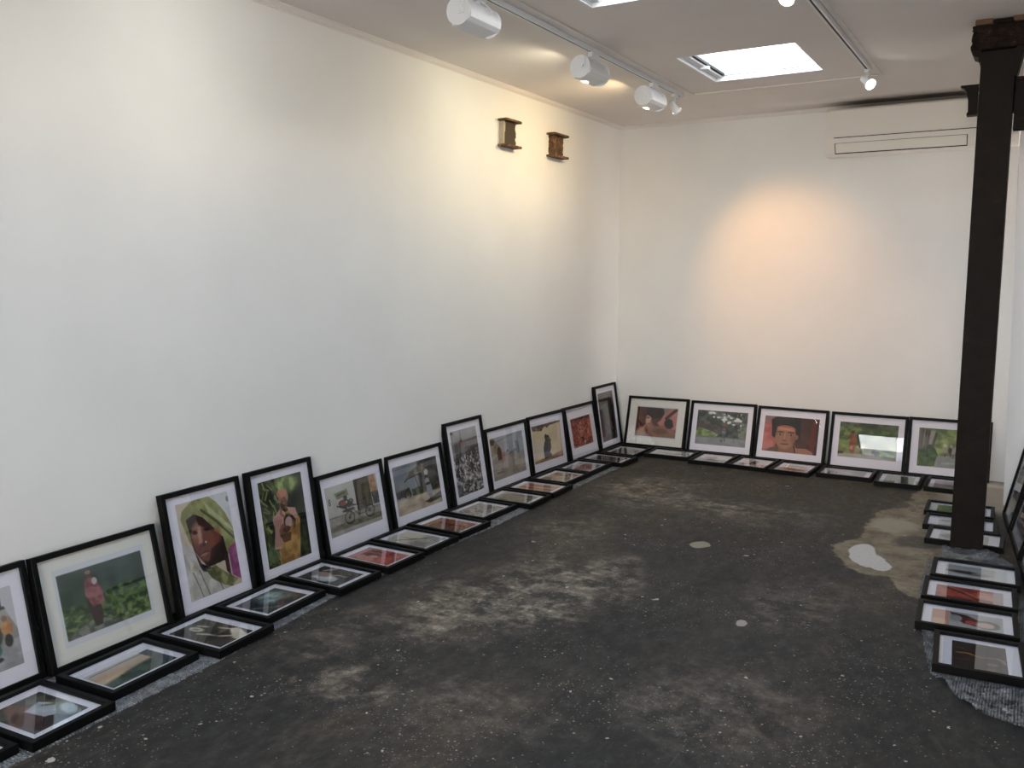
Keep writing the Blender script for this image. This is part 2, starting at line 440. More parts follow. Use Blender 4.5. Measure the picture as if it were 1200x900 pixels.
M_bulb = emis('lit spot bulb', (1,.93,.82), 55)
M_bulb2 = emis('lit warm spot bulb', (1,.80,.5), 30)
def spot(x, y, aim, lit, label, watts, angle, col, blend=.9, drop=.075):
    z0 = H-.034
    r = empty('track_spotlight', (x, y, z0)); tag(r, label, 'spotlight', 'small white track spotlights')
    bm = bmesh.new(); box(bm, (-.014,-.035,-.022), (.014,.035,0), .003); obj('track_adapter', bm, M_metalw, r)
    bm = bmesh.new(); cyl(bm, (0,0,-drop), (0,0,-.02), .005, seg=10); obj('stem', bm, M_metalw, r)
    c = Vector((0,0,-drop)); d = (Vector(aim)-(Vector((x,y,z0))+c)).normalized()
    bm = bmesh.new()
    cyl(bm, c-d*.050, c-d*.012, .018, .021, seg=20); cyl(bm, c-d*.012, c+d*.035, .021, .033, seg=24, cap=False)
    cyl(bm, c+d*.035, c+d*.045, .036, seg=24, cap=False)
    o = obj('spot_housing', bm, M_metalw, r, smooth=False)
    bm = bmesh.new(); cyl(bm, c+d*.030, c+d*.036, .029, seg=24); obj('bulb', bm, lit or M_lamp_off, o)
    if watts:
        l = bpy.data.lights.new('spot_lamp', 'SPOT'); l.energy = watts; l.spot_size = rad(angle); l.spot_blend = blend
        l.color = col; l.shadow_soft_size = .025
        lo = bpy.data.objects.new('spot_lamp', l); COL.objects.link(lo); lo.parent = r
        lo.matrix_local = Matrix.Translation(c+d*.052) @ d.to_track_quat('-Z','Y').to_matrix().to_4x4()
    return r
spot(1.018, 6.47, (1.66,D,1.38), M_bulb2, 'small white spotlight at the far end of the left track, aimed at the back wall', LE[3], 66, LC[3], 1., .09)
spot(2.389, 6.36, (3.55,5.45,1.9), M_bulb, 'small white spotlight glowing brightly in front of the air conditioner', LE[4], 80, LC[4])
spot(2.389, 4.24, (2.3,2.6,1.2), M_bulb2, 'lit spotlight showing only as a warm glow at the top edge', LE[5], 80, LC[5])

# ------------------------------------------------------------------ air conditioner
ac = empty('air_conditioner', (1.883, D-.003, 2.572)); tag(ac, 'long white split air conditioner high on the back wall', 'air conditioner')
AW, AH, AD = 1.375, .365, .2
bm = bmesh.new()
prism(bm, [(0,0),(-.13,0),(-.165,.018),(-.192,.07),(-AD,.13),(-AD,AH-.02),(-AD+.02,AH),(0,AH)], 0, 0, AW)
bmesh.ops.bevel(bm, geom=[e for e in bm.edges if abs(e.verts[0].co.x-e.verts[1].co.x) < 1e-5], offset=.006, segments=2, affect='EDGES')
obj('casing', bm, M_plasticw, ac)
bm = bmesh.new(); box(bm, (.03,-AD-.004,.150), (AW-.03,-AD+.001,AH-.015), .002); fp = obj('front_panel', bm, M_plasticw, ac)
bm = bmesh.new(); box(bm, (.07,-AD-.001,.134), (AW-.07,-AD+.02,.140)); obj('panel_gap', bm, M_dark, fp)
bm = bmesh.new()
prism(bm, [(-.1655,.010),(-.1685,.016),(-.1955,.068),(-.2035,.090),(-.2005,.092),(-.19,.060)], 0, .085, 1.03)
av = obj('air_vane', bm, M_plasticw, ac)
bm = bmesh.new()
prism(bm, [(-.1640,.012),(-.1665,.012),(-.1945,.067),(-.2020,.094),(-.198,.094),(-.188,.066)], 0, .079, 1.036); obj('vane_gap', bm, M_dark, av)

# ------------------------------------------------------------------ steel column, head beam, cross beam
col = empty('steel_column', (3.181,5.60,0)); tag(col, 'tall dark brown steel column standing at the right edge of the room', 'column')
bm = bmesh.new()
box(bm, (-.0835,0,0), (.0835,.014,2.82), .002); box(bm, (-.0835,.116,0), (.0835,.13,2.82), .002); box(bm, (-.007,.014,0), (.007,.116,2.82)); box(bm, (-.0835,.012,0),(-.066,.118,2.82)); box(bm, (.066,.012,0),(.0835,.118,2.82))
obj('shaft', bm, M_steel, col)
bm = bmesh.new(); random.seed(4)
for i in range(9):
    z = .3+i*.29
    for s in (-1,1): pass
prism(bm, [(-.137,2.855),(-.137,2.838),(-.120,2.800),(-.096,2.790),(-.092,2.766),(-.0835,2.766),(-.0835,2.86)], 1, -.005, .13)
prism(bm, [(.137,2.855),(.137,2.838),(.118,2.79),(.100,2.70),(.090,2.676),(.0835,2.676),(.0835,2.86)], 1, -.005, .13)
obj('head_bracket', bm, M_steel, col)

hb = empty('ceiling_beam', (3.05,5.60,2.83)); tag(hb, 'rough dark steel beam under the ceiling on top of the column', 'beam')
bm = bmesh.new()
box(bm, (0,-.012,0), (1.1,.15,.126)); 
bmesh.ops.subdivide_edges(bm, edges=bm.edges, cuts=10, use_grid_fill=True)
rnd = random.Random(3)
for v in bm.verts:
    j = .006 if v.co.z > .02 else .002
    v.co += Vector((rnd.uniform(-j,j), rnd.uniform(-j,j)*.7, rnd.uniform(-j,j)*.6 if 0.01 < v.co.z < .12 else 0))
obj('web', bm, M_rubble, hb)
bm = bmesh.new(); box(bm, (.10,-.02,.126), (.19,.10,.150), .006); box(bm, (.27,-.018,.126), (.34,.08,.142), .006); obj('shim', bm, M_rubble, hb)
bm = bmesh.new(); box(bm, (.012,-.03,.1265), (.095,.12,.1545), .004); box(bm, (.195,-.028,.1265), (1.1,.12,.1545), .004); obj('timber_packer', bm, M_brownwood, hb)

cb = empty('cross_beam', (3.01,5.60,2.40)); tag(cb, 'dark iron cross beam bolted behind the column, moulded end showing at its left', 'beam')
bm = bmesh.new()
prism(bm, [(-.012,.275),(-.014,.268),(.006,.255),(.020,.225),(.028,.190),(.030,.128),(.024,.118),(.024,.108),(.42,.108),(.42,.275)], 1, .1325, .20)
obj('moulded_web', bm, M_steel, cb)
bm = bmesh.new(); prism(bm, [(.262,.0),(1.1,.0),(1.1,.275),(.262,.275)], 1, .04, .1)
box(bm, (.262,.02,0), (1.1,.12,.018), .002); box(bm, (.262,.02,.257), (1.1,.12,.275), .002); box(bm, (.262,.032,.07), (1.1,.10,.08), .002)
gd = obj('girder', bm, M_steel, cb)
for x in (.31,.36):
    for z in (.12,.2):
        bm = bmesh.new(); cyl(bm, (x,.03,z), (x,.045,z), .012, seg=6); obj('bolt', bm, M_steel, gd)

# ------------------------------------------------------------------ sawn-off beam ends in the left wall
def beam_end(y0, y1, z0, z1, label, m, chunk):
    r = empty('beam_stub', (0, y0, z0)); tag(r, label, 'beam end', 'sawn beam ends in the left wall')
    W, h = y1-y0, z1-z0; rn = random.Random(int(y0*10))
    for nm, za, zb in (('flange', 0, .014), ('flange', h-.014, h)):
        bm = bmesh.new(); prism(bm, [(-.02,0),(.072,.0),(.078,.02),(.078,W-.02),(.070,W),(-.02,W)], 2, za, zb); obj(nm, bm, M_rust, r)
    bm = bmesh.new(); n = 12; L = []; Rr = []
    for i in range(n+1):
        z = .014+(h-.028)*i/n
        L.append((W*.14+rn.uniform(-.004,.004), z)); Rr.append((W*.84+rn.uniform(-.008,.008)*(1 if i not in (0,n) else 0), z))
    prism(bm, L + Rr[::-1], 0, -.02, .036); obj('web', bm, m, r)
    if chunk:
        bm = bmesh.new(); prism(bm, [(W*.07,.012),(W*.12,.012),(W*.13,h*.5),(W*.17,h*.56),(W*.19,h*.85),(W*.14,h-.016),(W*.09,h-.016)], 0, -.02, .040); obj('plaster', bm, M_paper, r)
    return r
beam_end(5.600, 5.830, 2.540, 2.735, 'sawn-off beam end on the left wall, nearer one with dark face and plaster edge', mat('dark soot', (66,56,46), .85), True)
beam_end(6.340, 6.600, 2.550, 2.735, 'sawn-off beam end on the left wall, rusty mottled one nearest the corner', M_rust, False)

# ------------------------------------------------------------------ procedural photographs
class Cv:
    def __init__(s, w, h, seed=0):
        s.w, s.h = w, h
        s.u, s.v = np.meshgrid((np.arange(w)+.5)/w, (np.arange(h)+.5)/h)
        s.a = np.zeros((h, w, 3)); s.r = np.random.RandomState(seed); s.asp = w/h
    def noise(s, fx, fy=None, oct=3):
        fy = fy or fx; out = 0; amp = 1; tot = 0
        for o in range(oct):
            nx, ny = max(2,int(fx*2**o)), max(2,int(fy*2**o))
            g = s.r.rand(ny+2, nx+2)
            x = s.u*nx; y = s.v*ny; xi = x.astype(int); yi = y.astype(int); fx_ = x-xi; fy_ = y-yi
            fx_ = fx_*fx_*(3-2*fx_); fy_ = fy_*fy_*(3-2*fy_)
            out = out + amp*((g[yi,xi]*(1-fx_)+g[yi,xi+1]*fx_)*(1-fy_)+(g[yi+1,xi]*(1-fx_)+g[yi+1,xi+1]*fx_)*fy_); tot += amp; amp *= .55
        return out/tot
    def put(s, m, c, al=1.):
        m = (np.clip(m, 0, 1)*al)[...,None]; s.a = s.a*(1-m) + np.array(c, float)*m
    def fill(s, c): s.a[:] = c
    def grad(s, c0, c1, v0=0, v1=1, m=1., hor=False):
        t = np.clip(((s.u if hor else s.v)-v0)/(v1-v0), 0, 1)[...,None]
        g = np.array(c0)*(1-t)+np.array(c1)*t; mm = np.ones_like(s.u)*m
        s.a = s.a*(1-mm[...,None]) + g*mm[...,None]
    def below(s, pts, soft=.01):
        xs_, ys_ = zip(*pts); return np.clip((s.v-np.interp(s.u, xs_, ys_))/soft+.5, 0, 1)
    def ell(s, x, y, rx, ry, rot=0, soft=.12):
        c, n = math.cos(rad(rot)), math.sin(rad(rot)); dx = (s.u-x)*s.asp; dy = s.v-y
        rx *= s.asp
        q = np.sqrt(((dx*c+dy*n)/rx)**2 + ((-dx*n+dy*c)/ry)**2); return np.clip((1-q)/soft+.5, 0, 1)
    def poly(s, pts):
        ins = np.zeros(s.u.shape, bool); n = len(pts)
        for i in range(n):
            x0,y0 = pts[i]; x1,y1 = pts[(i+1)%n]
            if y0 == y1: continue
            c = ((y0 > s.v) != (y1 > s.v)) & (s.u < (x1-x0)*(s.v-y0)/(y1-y0)+x0); ins ^= c
        return ins.astype(float)
    def seg(s, pts, w):
        m = np.zeros_like(s.u)
        for (x0,y0),(x1,y1) in zip(pts, pts[1:]):
            ax, ay = (x1-x0)*s.asp, y1-y0; px, py = (s.u-x0)*s.asp, s.v-y0
            t = np.clip((px*ax+py*ay)/(ax*ax+ay*ay+1e-9), 0, 1)
            m = np.maximum(m, np.clip((w/2-np.hypot(px-t*ax, py-t*ay))/(w*.35)+.5, 0, 1))
        return m
    def tex(s, m, c0, c1, f, fy=None, lo=.35, hi=.65, oct=4):
        t = np.clip((s.noise(f, fy, oct)-lo)/(hi-lo), 0, 1)[...,None]
        g = np.array(c0)*(1-t)+np.array(c1)*t; mm = (np.ones_like(s.u)*m)[...,None]
        s.a = s.a*(1-mm)+g*mm
    def speck(s, m, c, f, thr, al=1.):
        s.put((s.noise(f, f/s.asp, 1) > thr)*m, c, al)
    def grain(s, k=5): s.a = np.clip(s.a + (s.r.rand(s.h, s.w, 1)-.5)*2*k, 0, 255)
    def border(s, x, y, c, x1=None, y1=None):
        x1 = x if x1 is None else x1; y1 = y if y1 is None else y1
        s.put(((s.u<x)|(s.u>1-x1)|(s.v<y)|(s.v>1-y1)).astype(float), c)

def p_street(c):
    c.tex(1, (150,140,135), (175,165,160), 6); c.tex(1-c.below([(0,.32),(1,.26)]), (58,52,56), (90,82,84), 8)
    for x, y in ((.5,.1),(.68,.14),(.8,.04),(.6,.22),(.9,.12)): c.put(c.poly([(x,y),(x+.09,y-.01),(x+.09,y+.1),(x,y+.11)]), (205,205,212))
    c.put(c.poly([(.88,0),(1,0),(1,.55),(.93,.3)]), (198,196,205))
    c.tex(c.below([(0,.7),(1,.66)]), (150,146,150), (172,168,172), 10)
    c.put(c.ell(.74,.36,.10,.10), (200,28,40)); c.put(c.ell(.76,.42,.05,.06), (90,60,55))
    c.tex(c.ell(.74,.56,.13,.18), (46,60,50), (72,84,66), 16); c.tex(c.ell(.75,.74,.09,.10), (28,84,82), (50,110,104), 14); c.put(c.ell(.74,.86,.10,.04), (40,36,40))
    c.tex(c.ell(.91,.5,.05,.10), (186,104,52), (216,150,80), 16); c.put(c.ell(.91,.66,.035,.08), (52,46,48)); c.put(c.ell(.9,.38,.025,.04), (150,110,90))
    c.tex(c.ell(.3,.5,.2,.3), (84,70,60), (150,120,96), 9)
def p_hillside(c):
    g0 = c.border
    c.tex(1, (44,62,58), (66,88,78), 5); c.tex(1-c.below([(0,.25),(.4,.1),(1,.3)],.2), (62,78,76), (78,94,90), 4)
    c.put(c.ell(.22,.35,.16,.25,30,.9), (44,70,46), .6)
    c.tex(c.below([(0,.5),(.3,.56),(.55,.42),(.8,.4),(1,.5)],.08), (36,58,32), (96,128,60), 16)
    c.tex(c.below([(0,.6),(.25,.7),(.45,.78),(1,.72)],.05), (50,74,36), (120,144,78), 20)
    c.tex(c.below([(0,.93),(.3,.82),(.5,.86),(.62,.95),(1,1.1)],.02), (78,84,70), (132,132,116), 18)
    c.put(c.poly([(.28,.48),(.42,.46),(.43,.80),(.40,.93),(.33,.93),(.30,.75)]), (56,36,36)); c.put(c.ell(.37,.70,.06,.18), (62,40,38))
    c.tex(c.poly([(.29,.18),(.36,.16),(.42,.22),(.47,.42),(.47,.60),(.33,.62),(.27,.40)]), (122,58,66), (168,96,102), 14)
    c.put(c.ell(.40,.24,.03,.055), (190,180,182)); c.put(c.ell(.345,.12,.033,.055), (98,66,54)); c.put(c.ell(.343,.08,.034,.03), (150,124,106))
def p_greenshawl(c):
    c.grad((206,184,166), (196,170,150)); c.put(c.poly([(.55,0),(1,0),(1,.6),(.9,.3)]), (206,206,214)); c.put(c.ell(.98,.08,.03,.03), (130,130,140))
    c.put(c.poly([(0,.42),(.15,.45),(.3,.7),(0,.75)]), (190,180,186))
    c.tex(c.poly([(.05,.16),(.10,.08),(.25,.02),(.45,-.02),(.62,.0),(.76,.08),(.90,.22),(1.0,.40),(1.0,.62),(.8,.66),(.3,.62),(.14,.40)]), (128,128,66), (166,164,102), 7)
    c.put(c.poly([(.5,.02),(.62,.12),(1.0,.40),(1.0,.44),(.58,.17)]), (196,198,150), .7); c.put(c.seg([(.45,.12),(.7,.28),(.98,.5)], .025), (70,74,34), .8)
    c.put(c.poly([(.14,.18),(.30,.14),(.45,.2),(.62,.36),(.78,.46),(.82,.70),(.4,.72),(.2,.5),(.17,.3)]), (44,26,24))
    c.put(c.ell(.40,.44,.20,.23,-12,.2), (126,72,62)); c.put(c.ell(.30,.36,.10,.10,0,.6), (170,98,80), .8); c.put(c.ell(.62,.44,.12,.10,20,.6), (148,66,52), .8)
    c.put(c.poly([(.30,.14),(.46,.20),(.66,.36),(.5,.33),(.36,.26)]), (66,36,34)); c.put(c.ell(.27,.33,.05,.018,8,.5), (40,22,22)); c.put(c.ell(.50,.33,.06,.018,8,.5), (40,22,22))
    c.put(c.seg([(.36,.30),(.34,.46)], .045), (196,142,124), .8); c.put(c.ell(.37,.475,.06,.022), (92,48,44), .8); c.put(c.ell(.44,.455,.012,.012), (230,210,170))
    c.put(c.ell(.38,.56,.10,.018,-4,.5), (112,52,58)); c.put(c.ell(.38,.575,.08,.012,-4,.5), (172,108,108)); c.put(c.poly([(.52,.54),(.7,.5),(.72,.66),(.5,.72),(.44,.68)]), (52,34,30), .8)
    c.put(c.poly([(.2,.5),(.3,.66),(.5,.74),(.48,.78),(.28,.76)]), (30,20,18))
    c.tex(c.poly([(0,.52),(.14,.5),(.30,.74),(.52,.80),(.80,1),(0,1)]), (176,168,160), (206,202,196), 9)
    for x in (.12,.24,.5): c.put(c.seg([(x,.72),(x+.12,1)], .015), (118,108,92), .8)
    c.put(c.ell(.16,.68,.05,.03), (176,154,96), .6)
    c.tex(c.poly([(.84,.60),(1,.55),(1,.96),(.84,.88)]), (150,58,124), (182,84,150), 6); c.put(c.poly([(.74,.66),(.82,.62),(.82,.9),(.74,.82)]), (66,34,44))
    c.tex(c.poly([(.36,.74),(.55,.72),(.70,.82),(.94,.94),(.80,1.0),(.62,.94),(.44,.84)]), (92,92,42), (150,146,86), 9)
    c.put(c.poly([(.5,.40),(.57,.40),(.57,.45),(.5,.44)]), (120,66,58), .5)
def p_garden(c):
    c.tex(1, (22,28,14), (58,70,30), 10, lo=.4, hi=.7)
    for i in range(38):
        x, y = c.r.uniform(0,.62), c.r.uniform(0,.9); 
        if x > .3 and y > .3: continue
        a = c.r.uniform(20,120); dx, dy = .13*math.cos(rad(a)), .09*math.sin(rad(a))
        k = c.r.uniform(.6,1.); c.put(c.seg([(x,y),(x+dx,y+dy)], .022), (134*k,156*k,74*k))
    c.tex(c.ell(.62,.10,.28,.10,0,.6), (84,108,44), (168,186,100), 12); c.tex(c.ell(.12,.86,.14,.1,0,.5), (44,64,30), (88,110,60), 12)
    c.tex(c.poly([(.40,.42),(.74,.40),(.84,.54),(.78,.80),(.72,1),(.26,1),(.28,.8),(.34,.58)]), (140,92,34), (196,140,62), 8)
    c.put(c.poly([(.22,.45),(.42,.36),(.52,.42),(.46,.62),(.33,.82),(.18,.80),(.24,.58)]), (196,138,126)); c.put(c.poly([(.56,.36),(.76,.40),(.80,.54),(.66,.5)]), (196,134,120))
    for k in range(6): c.put(c.seg([(.26+.03*k,.44),(.22+.03*k,.78)], .01), (138,80,76), .7)
    c.put(c.ell(.52,.235,.115,.085), (178,108,84)); c.put(c.ell(.50,.19,.12,.05), (196,122,96)); c.put(c.ell(.525,.31,.062,.075), (116,68,46)); c.put(c.ell(.51,.29,.035,.03), (160,100,70), .7)
    c.put(c.ell(.50,.285,.02,.008), (40,24,20)); c.put(c.ell(.56,.285,.018,.008), (40,24,20)); c.put(c.ell(.53,.345,.025,.01), (80,30,30))
    c.put(c.seg([(.44,.36),(.42,.42),(.47,.46)], .03), (150,60,50)); c.put(c.ell(.46,.60,.13,.06,-20), (126,74,50)); c.put(c.ell(.38,.665,.05,.03,-20), (120,72,48))
    c.put(c.ell(.57,.52,.11,.075), (40,24,20)); c.put(c.ell(.57,.54,.085,.062), (188,150,140)); c.put(c.ell(.50,.615,.09,.04), (84,44,34)); c.put(c.seg([(.66,.48),(.72,.54),(.68,.62)], .02), (46,26,18))
    c.put(c.poly([(.34,.66),(.6,.66),(.56,.76),(.4,.76)]), (70,40,24), .8)
def p_bicycle(c):
    c.tex(1, (176,176,172), (198,196,192), 5); c.grad((190,190,186), (168,160,148), 0, .6, .5)
    c.tex(c.poly([(.54,0),(.84,0),(.86,.62),(.56,.66)]), (78,68,56), (100,88,72), 18, 3); c.put(c.poly([(.54,0),(.56,0),(.58,.66),(.55,.66)]), (50,44,38))
    for x in (.62,.7,.78): c.put(c.seg([(x,0),(x+.02,.62)], .008), (58,50,42))
    c.tex(c.poly([(.84,0),(.96,0),(1,.6),(.87,.6)]), (180,112,84), (196,150,120), 16); c.tex(c.poly([(.86,.36),(1,.36),(1,.62),(.88,.62)]), (60,64,72), (100,100,104), 14)
    c.tex(c.below([(0,.62),(.5,.64),(1,.66)],.01), (130,122,108), (158,150,136), 12); c.tex(c.below([(0,.80),(1,.82)],.03), (92,84,72), (128,118,102), 14); c.tex(c.below([(0,.90),(1,.92)],.02), (150,144,134), (172,166,156), 10)
    c.put(c.seg([(0,.62),(.3,.63)], .012), (60,56,50)); c.put(c.poly([(.16,.16),(.40,.13),(.42,.26),(.19,.29)]), (124,124,84)); c.put(c.poly([(.2,.2),(.36,.17),(.37,.2),(.21,.23)]), (80,70,50))
    for yy in (.27,.335): c.put(np.clip(c.ell(.055,yy,.022,.034,0,.3)-c.ell(.055,yy,.011,.018,0,.3),0,1), (52,50,52))
    for x in (.12,.16): c.put(c.seg([(x,.28),(x+.02,.5)], .01), (130,128,126))
    for x in (.38,.78):
        c.put(np.clip(c.ell(x,.72,.095,.13,0,.14)-c.ell(x,.72,.080,.108,0,.14),0,1), (38,34,32)); c.put(np.clip(c.ell(x,.72,.07,.09,0,.2)*.35,0,1), (96,90,80)); c.put(c.ell(x,.72,.02,.03), (44,40,38))
    c.put(c.seg([(.38,.72),(.46,.50),(.66,.52),(.56,.72),(.44,.54)], .015), (42,40,40)); c.put(c.seg([(.56,.72),(.78,.72),(.66,.50)], .015), (42,40,40)); c.put(c.seg([(.62,.46),(.72,.42)], .03), (50,42,38)); c.put(c.seg([(.40,.45),(.52,.50)], .02), (40,36,34))
    c.put(c.ell(.34,.42,.13,.085,10), (50,46,48)); c.put(c.ell(.30,.40,.07,.05), (158,72,66)); c.put(c.ell(.35,.30,.035,.05), (52,40,38)); c.put(c.ell(.44,.40,.05,.05), (52,54,62)); c.put(c.ell(.38,.56,.12,.03), (58,50,46)); c.put(c.seg([(.18,.42),(.34,.52)], .03), (44,42,44)); c.speck(c.ell(.34,.42,.12,.1), (200,180,170), 30, .72)
def p_hut(c):
    c.tex(1, (112,116,128), (142,145,152), 4); c.put(c.ell(.2,.2,.2,.2,0,.9), (104,120,144), .6)
    c.tex(c.poly([(.55,.0),(1,0),(1,.6),(.55,.6)]), (58,56,60), (96,90,90), 6); c.put(c.poly([(.28,.30),(.52,.26),(.52,.55),(.28,.56)]), (134,142,158), .8)
    c.tex(c.poly([(.22,.36),(.32,.20),(.62,.06),(.70,.12),(.62,.27),(.44,.28),(.28,.32)]), (104,98,86), (144,136,120), 10); c.put(c.seg([(.22,.36),(.28,.31),(.6,.27)], .02), (44,40,38)); c.put(c.seg([(.46,.26),(.50,.54)], .025), (60,54,52)); c.put(c.seg([(.60,.26),(.62,.54)], .02), (70,62,60))
    c.tex(c.poly([(0,.52),(.3,.48),(.34,.64),(.02,.66)]), (54,56,56), (84,84,82), 10); c.put(np.clip(c.ell(.25,.62,.075,.10,0,.2)-c.ell(.25,.62,.052,.07,0,.2),0,1), (34,30,30)); c.put(c.ell(.25,.62,.03,.04), (120,70,50))
    c.tex(c.poly([(.35,.54),(.9,.5),(1,.68),(.36,.70)]), (52,52,42), (88,88,64), 12); c.tex(c.poly([(.74,.48),(1,.40),(1,.72),(.78,.72)]), (36,32,32), (62,56,54), 8)
    c.tex(c.below([(0,.68),(.5,.69),(1,.70)],.03), (172,148,124), (198,176,150), 7); c.put(c.poly([(.6,.88),(.8,.82),(1,.76),(1,.9),(.72,.94)]), (62,54,48), .8)
    c.put(c.ell(.72,.28,.045,.065), (196,190,182)); c.put(c.ell(.715,.40,.025,.04), (60,44,40)); c.put(c.ell(.72,.49,.05,.09), (150,148,156)); c.put(c.poly([(.68,.52),(.78,.52),(.82,.76),(.67,.76)]), (140,146,172)); c.put(c.ell(.725,.53,.06,.03), (50,46,60)); c.put(c.seg([(.73,.76),(.74,.9)], .022), (52,36,30)); c.put(c.seg([(.77,.76),(.78,.9)], .02), (52,36,30))
def p_rubble(c):
    c.tex(1, (150,150,156), (168,168,172), 4); c.put(c.poly([(0,.20),(1,.16),(1,.30),(0,.34)]), (112,110,112)); c.put(c.poly([(.28,.22),(.36,.10),(.44,.2),(.48,.26),(.2,.28)]), (132,98,92)); c.put(c.seg([(.36,.03),(.37,.16)], .012), (80,74,74)); c.put(c.ell(.05,.03,.05,.02), (44,40,44))
    m = c.below([(0,.36),(1,.27)],.02); c.tex(m, (78,74,74), (126,118,116), 10); c.put(c.poly([(0,.42),(1,.28),(1,.34),(.3,.46),(0,.48)]), (66,62,62), .7)
    mm = c.below([(0,.44),(1,.34)],.03)
    c.tex(mm, (58,54,58), (176,166,164), 17, 26, .42, .66, 3); c.speck(mm, (222,218,218), 30, .78, .9); c.speck(mm, (130,84,76), 24, .82, .7); c.speck(mm, (34,32,36), 26, .80, .8); c.put(c.poly([(0,.80),(.14,.82),(.18,1),(0,1)]), (74,88,104), .6)
def p_boulevard(c):
    c.tex(1, (146,156,168), (166,172,180), 4); c.tex(c.poly([(0,0),(.10,.0),(.34,.34),(0,.44)]), (128,124,96), (160,156,128), 8); c.put(c.ell(.06,.10,.08,.07), (80,66,50)); c.put(c.seg([(.12,.12),(.9,-.02)], .03), (126,134,146), .8)
    c.tex(c.below([(0,.50),(.3,.36),(.6,.46),(1,.50)],.02), (150,134,122), (168,152,140), 6); c.put(c.poly([(.6,.5),(1,.5),(1,.62),(.72,.58)]), (134,136,142), .7); c.speck(c.ell(.45,.42,.24,.08), (166,112,92), 30, .74); c.speck(c.ell(.5,.42,.26,.06), (88,84,88), 34, .6)
    c.put(c.poly([(.74,.2),(.84,.2),(.86,.5),(.76,.5)]), (104,112,126)); c.put(c.seg([(.88,.5),(.9,.86)], .01), (196,190,184), .6)
    c.put(c.ell(.24,.30,.045,.06), (52,36,32)); c.put(c.poly([(.17,.33),(.30,.32),(.31,.56),(.19,.56)]), (60,42,40)); c.put(c.seg([(.22,.55),(.25,.80)], .03), (146,120,104)); c.put(c.seg([(.29,.54),(.29,.80)], .03), (130,102,88)); c.put(c.seg([(.10,.84),(.3,.84)], .02), (92,76,68)); c.put(c.ell(.14,.22,.03,.06), (120,110,70))
def p_cloaked(c):
    c.tex(1, (212,184,138), (230,202,160), 3); c.put(c.ell(.25,.68,.28,.2,30,.9), (206,194,186), .6); c.put(c.ell(.85,.3,.14,.2,0,.8), (216,180,152), .6)
    c.put(c.poly([(0,0),(1,0),(1,.05),(.62,.07),(.52,.13),(.46,.06),(.40,.10),(.34,.17),(.18,.15),(.05,.12),(0,.08)]), (112,80,70)); c.speck(c.ell(.2,.08,.25,.06), (60,40,40), 26, .6)
    c.tex(c.below([(0,.93),(.5,.90),(1,.84)],.01), (158,104,74), (186,130,98), 8)
    c.put(c.poly([(.38,.50),(.44,.40),(.50,.40),(.56,.44),(.60,.52),(.60,.66),(.54,.80),(.60,.86),(.58,.92),(.34,.94),(.33,.66)]), (70,62,62)); c.put(c.ell(.455,.36,.050,.075,0,.15), (60,50,50)); c.put(c.ell(.53,.36,.03,.045), (56,44,42)); c.put(c.seg([(.53,.36),(.60,.48)], .05), (66,56,54)); c.put(c.poly([(.50,.5),(.54,.56),(.5,.78),(.46,.76)]), (84,76,76), .8)
def p_crowd(c):
    c.tex(1, (150,44,34), (216,88,56), 14, 14, .35, .62, 3); c.tex(c.poly([(.3,.3),(.5,.1),(.62,.5),(.42,.8)]), (170,110,104), (206,96,70), 12, None, .35, .6); c.tex(1-c.below([(0,.1),(1,.08)],.06), (72,40,38), (150,60,48), 14)
    c.speck(1, (58,26,28), 26, .80, .85); c.speck(1, (228,196,188), 32, .86, .85); c.speck(c.below([(0,.6),(1,.5)],.1), (40,26,34), 22, .78, .9); c.put(c.ell(.5,.74,.05,.05), (36,32,44)); c.put(c.ell(.58,.88,.04,.05), (214,204,200)); c.put(c.seg([(.95,.5),(1,.75)],.05), (60,50,60))
def p_doorway(c):
    c.tex(1, (58,42,44), (78,56,56), 5); c.tex(1-c.below([(0,.14),(1,.1)],.01), (88,72,70), (106,88,86), 6); c.put(c.poly([(.02,.18),(.86,.13),(.9,.2),(.06,.26)]), (52,20,24))
    c.tex(c.poly([(.10,.28),(.56,.22),(.62,.80),(.56,.92),(.18,.96)]), (88,84,86), (108,102,104), 8); c.put(c.poly([(.1,.36),(.26,.34),(.34,.60),(.3,.86),(.16,.9)]), (54,44,48), .85); c.put(c.poly([(.62,.16),(.9,.14),(.98,.9),(.74,.92)]), (40,26,30))
    c.put(c.poly([(0,.92),(1,.84),(1,1),(0,1)]), (60,54,58)); c.put(np.clip(c.ell(.74,.78,.09,.07,0,.2)-c.ell(.74,.78,.06,.045,0,.2),0,1), (26,20,22)); c.put(c.ell(.70,.68,.05,.04), (126,66,66)); c.speck(c.below([(0,.7),(1,.66)],.05), (120,70,74), 22, .8)
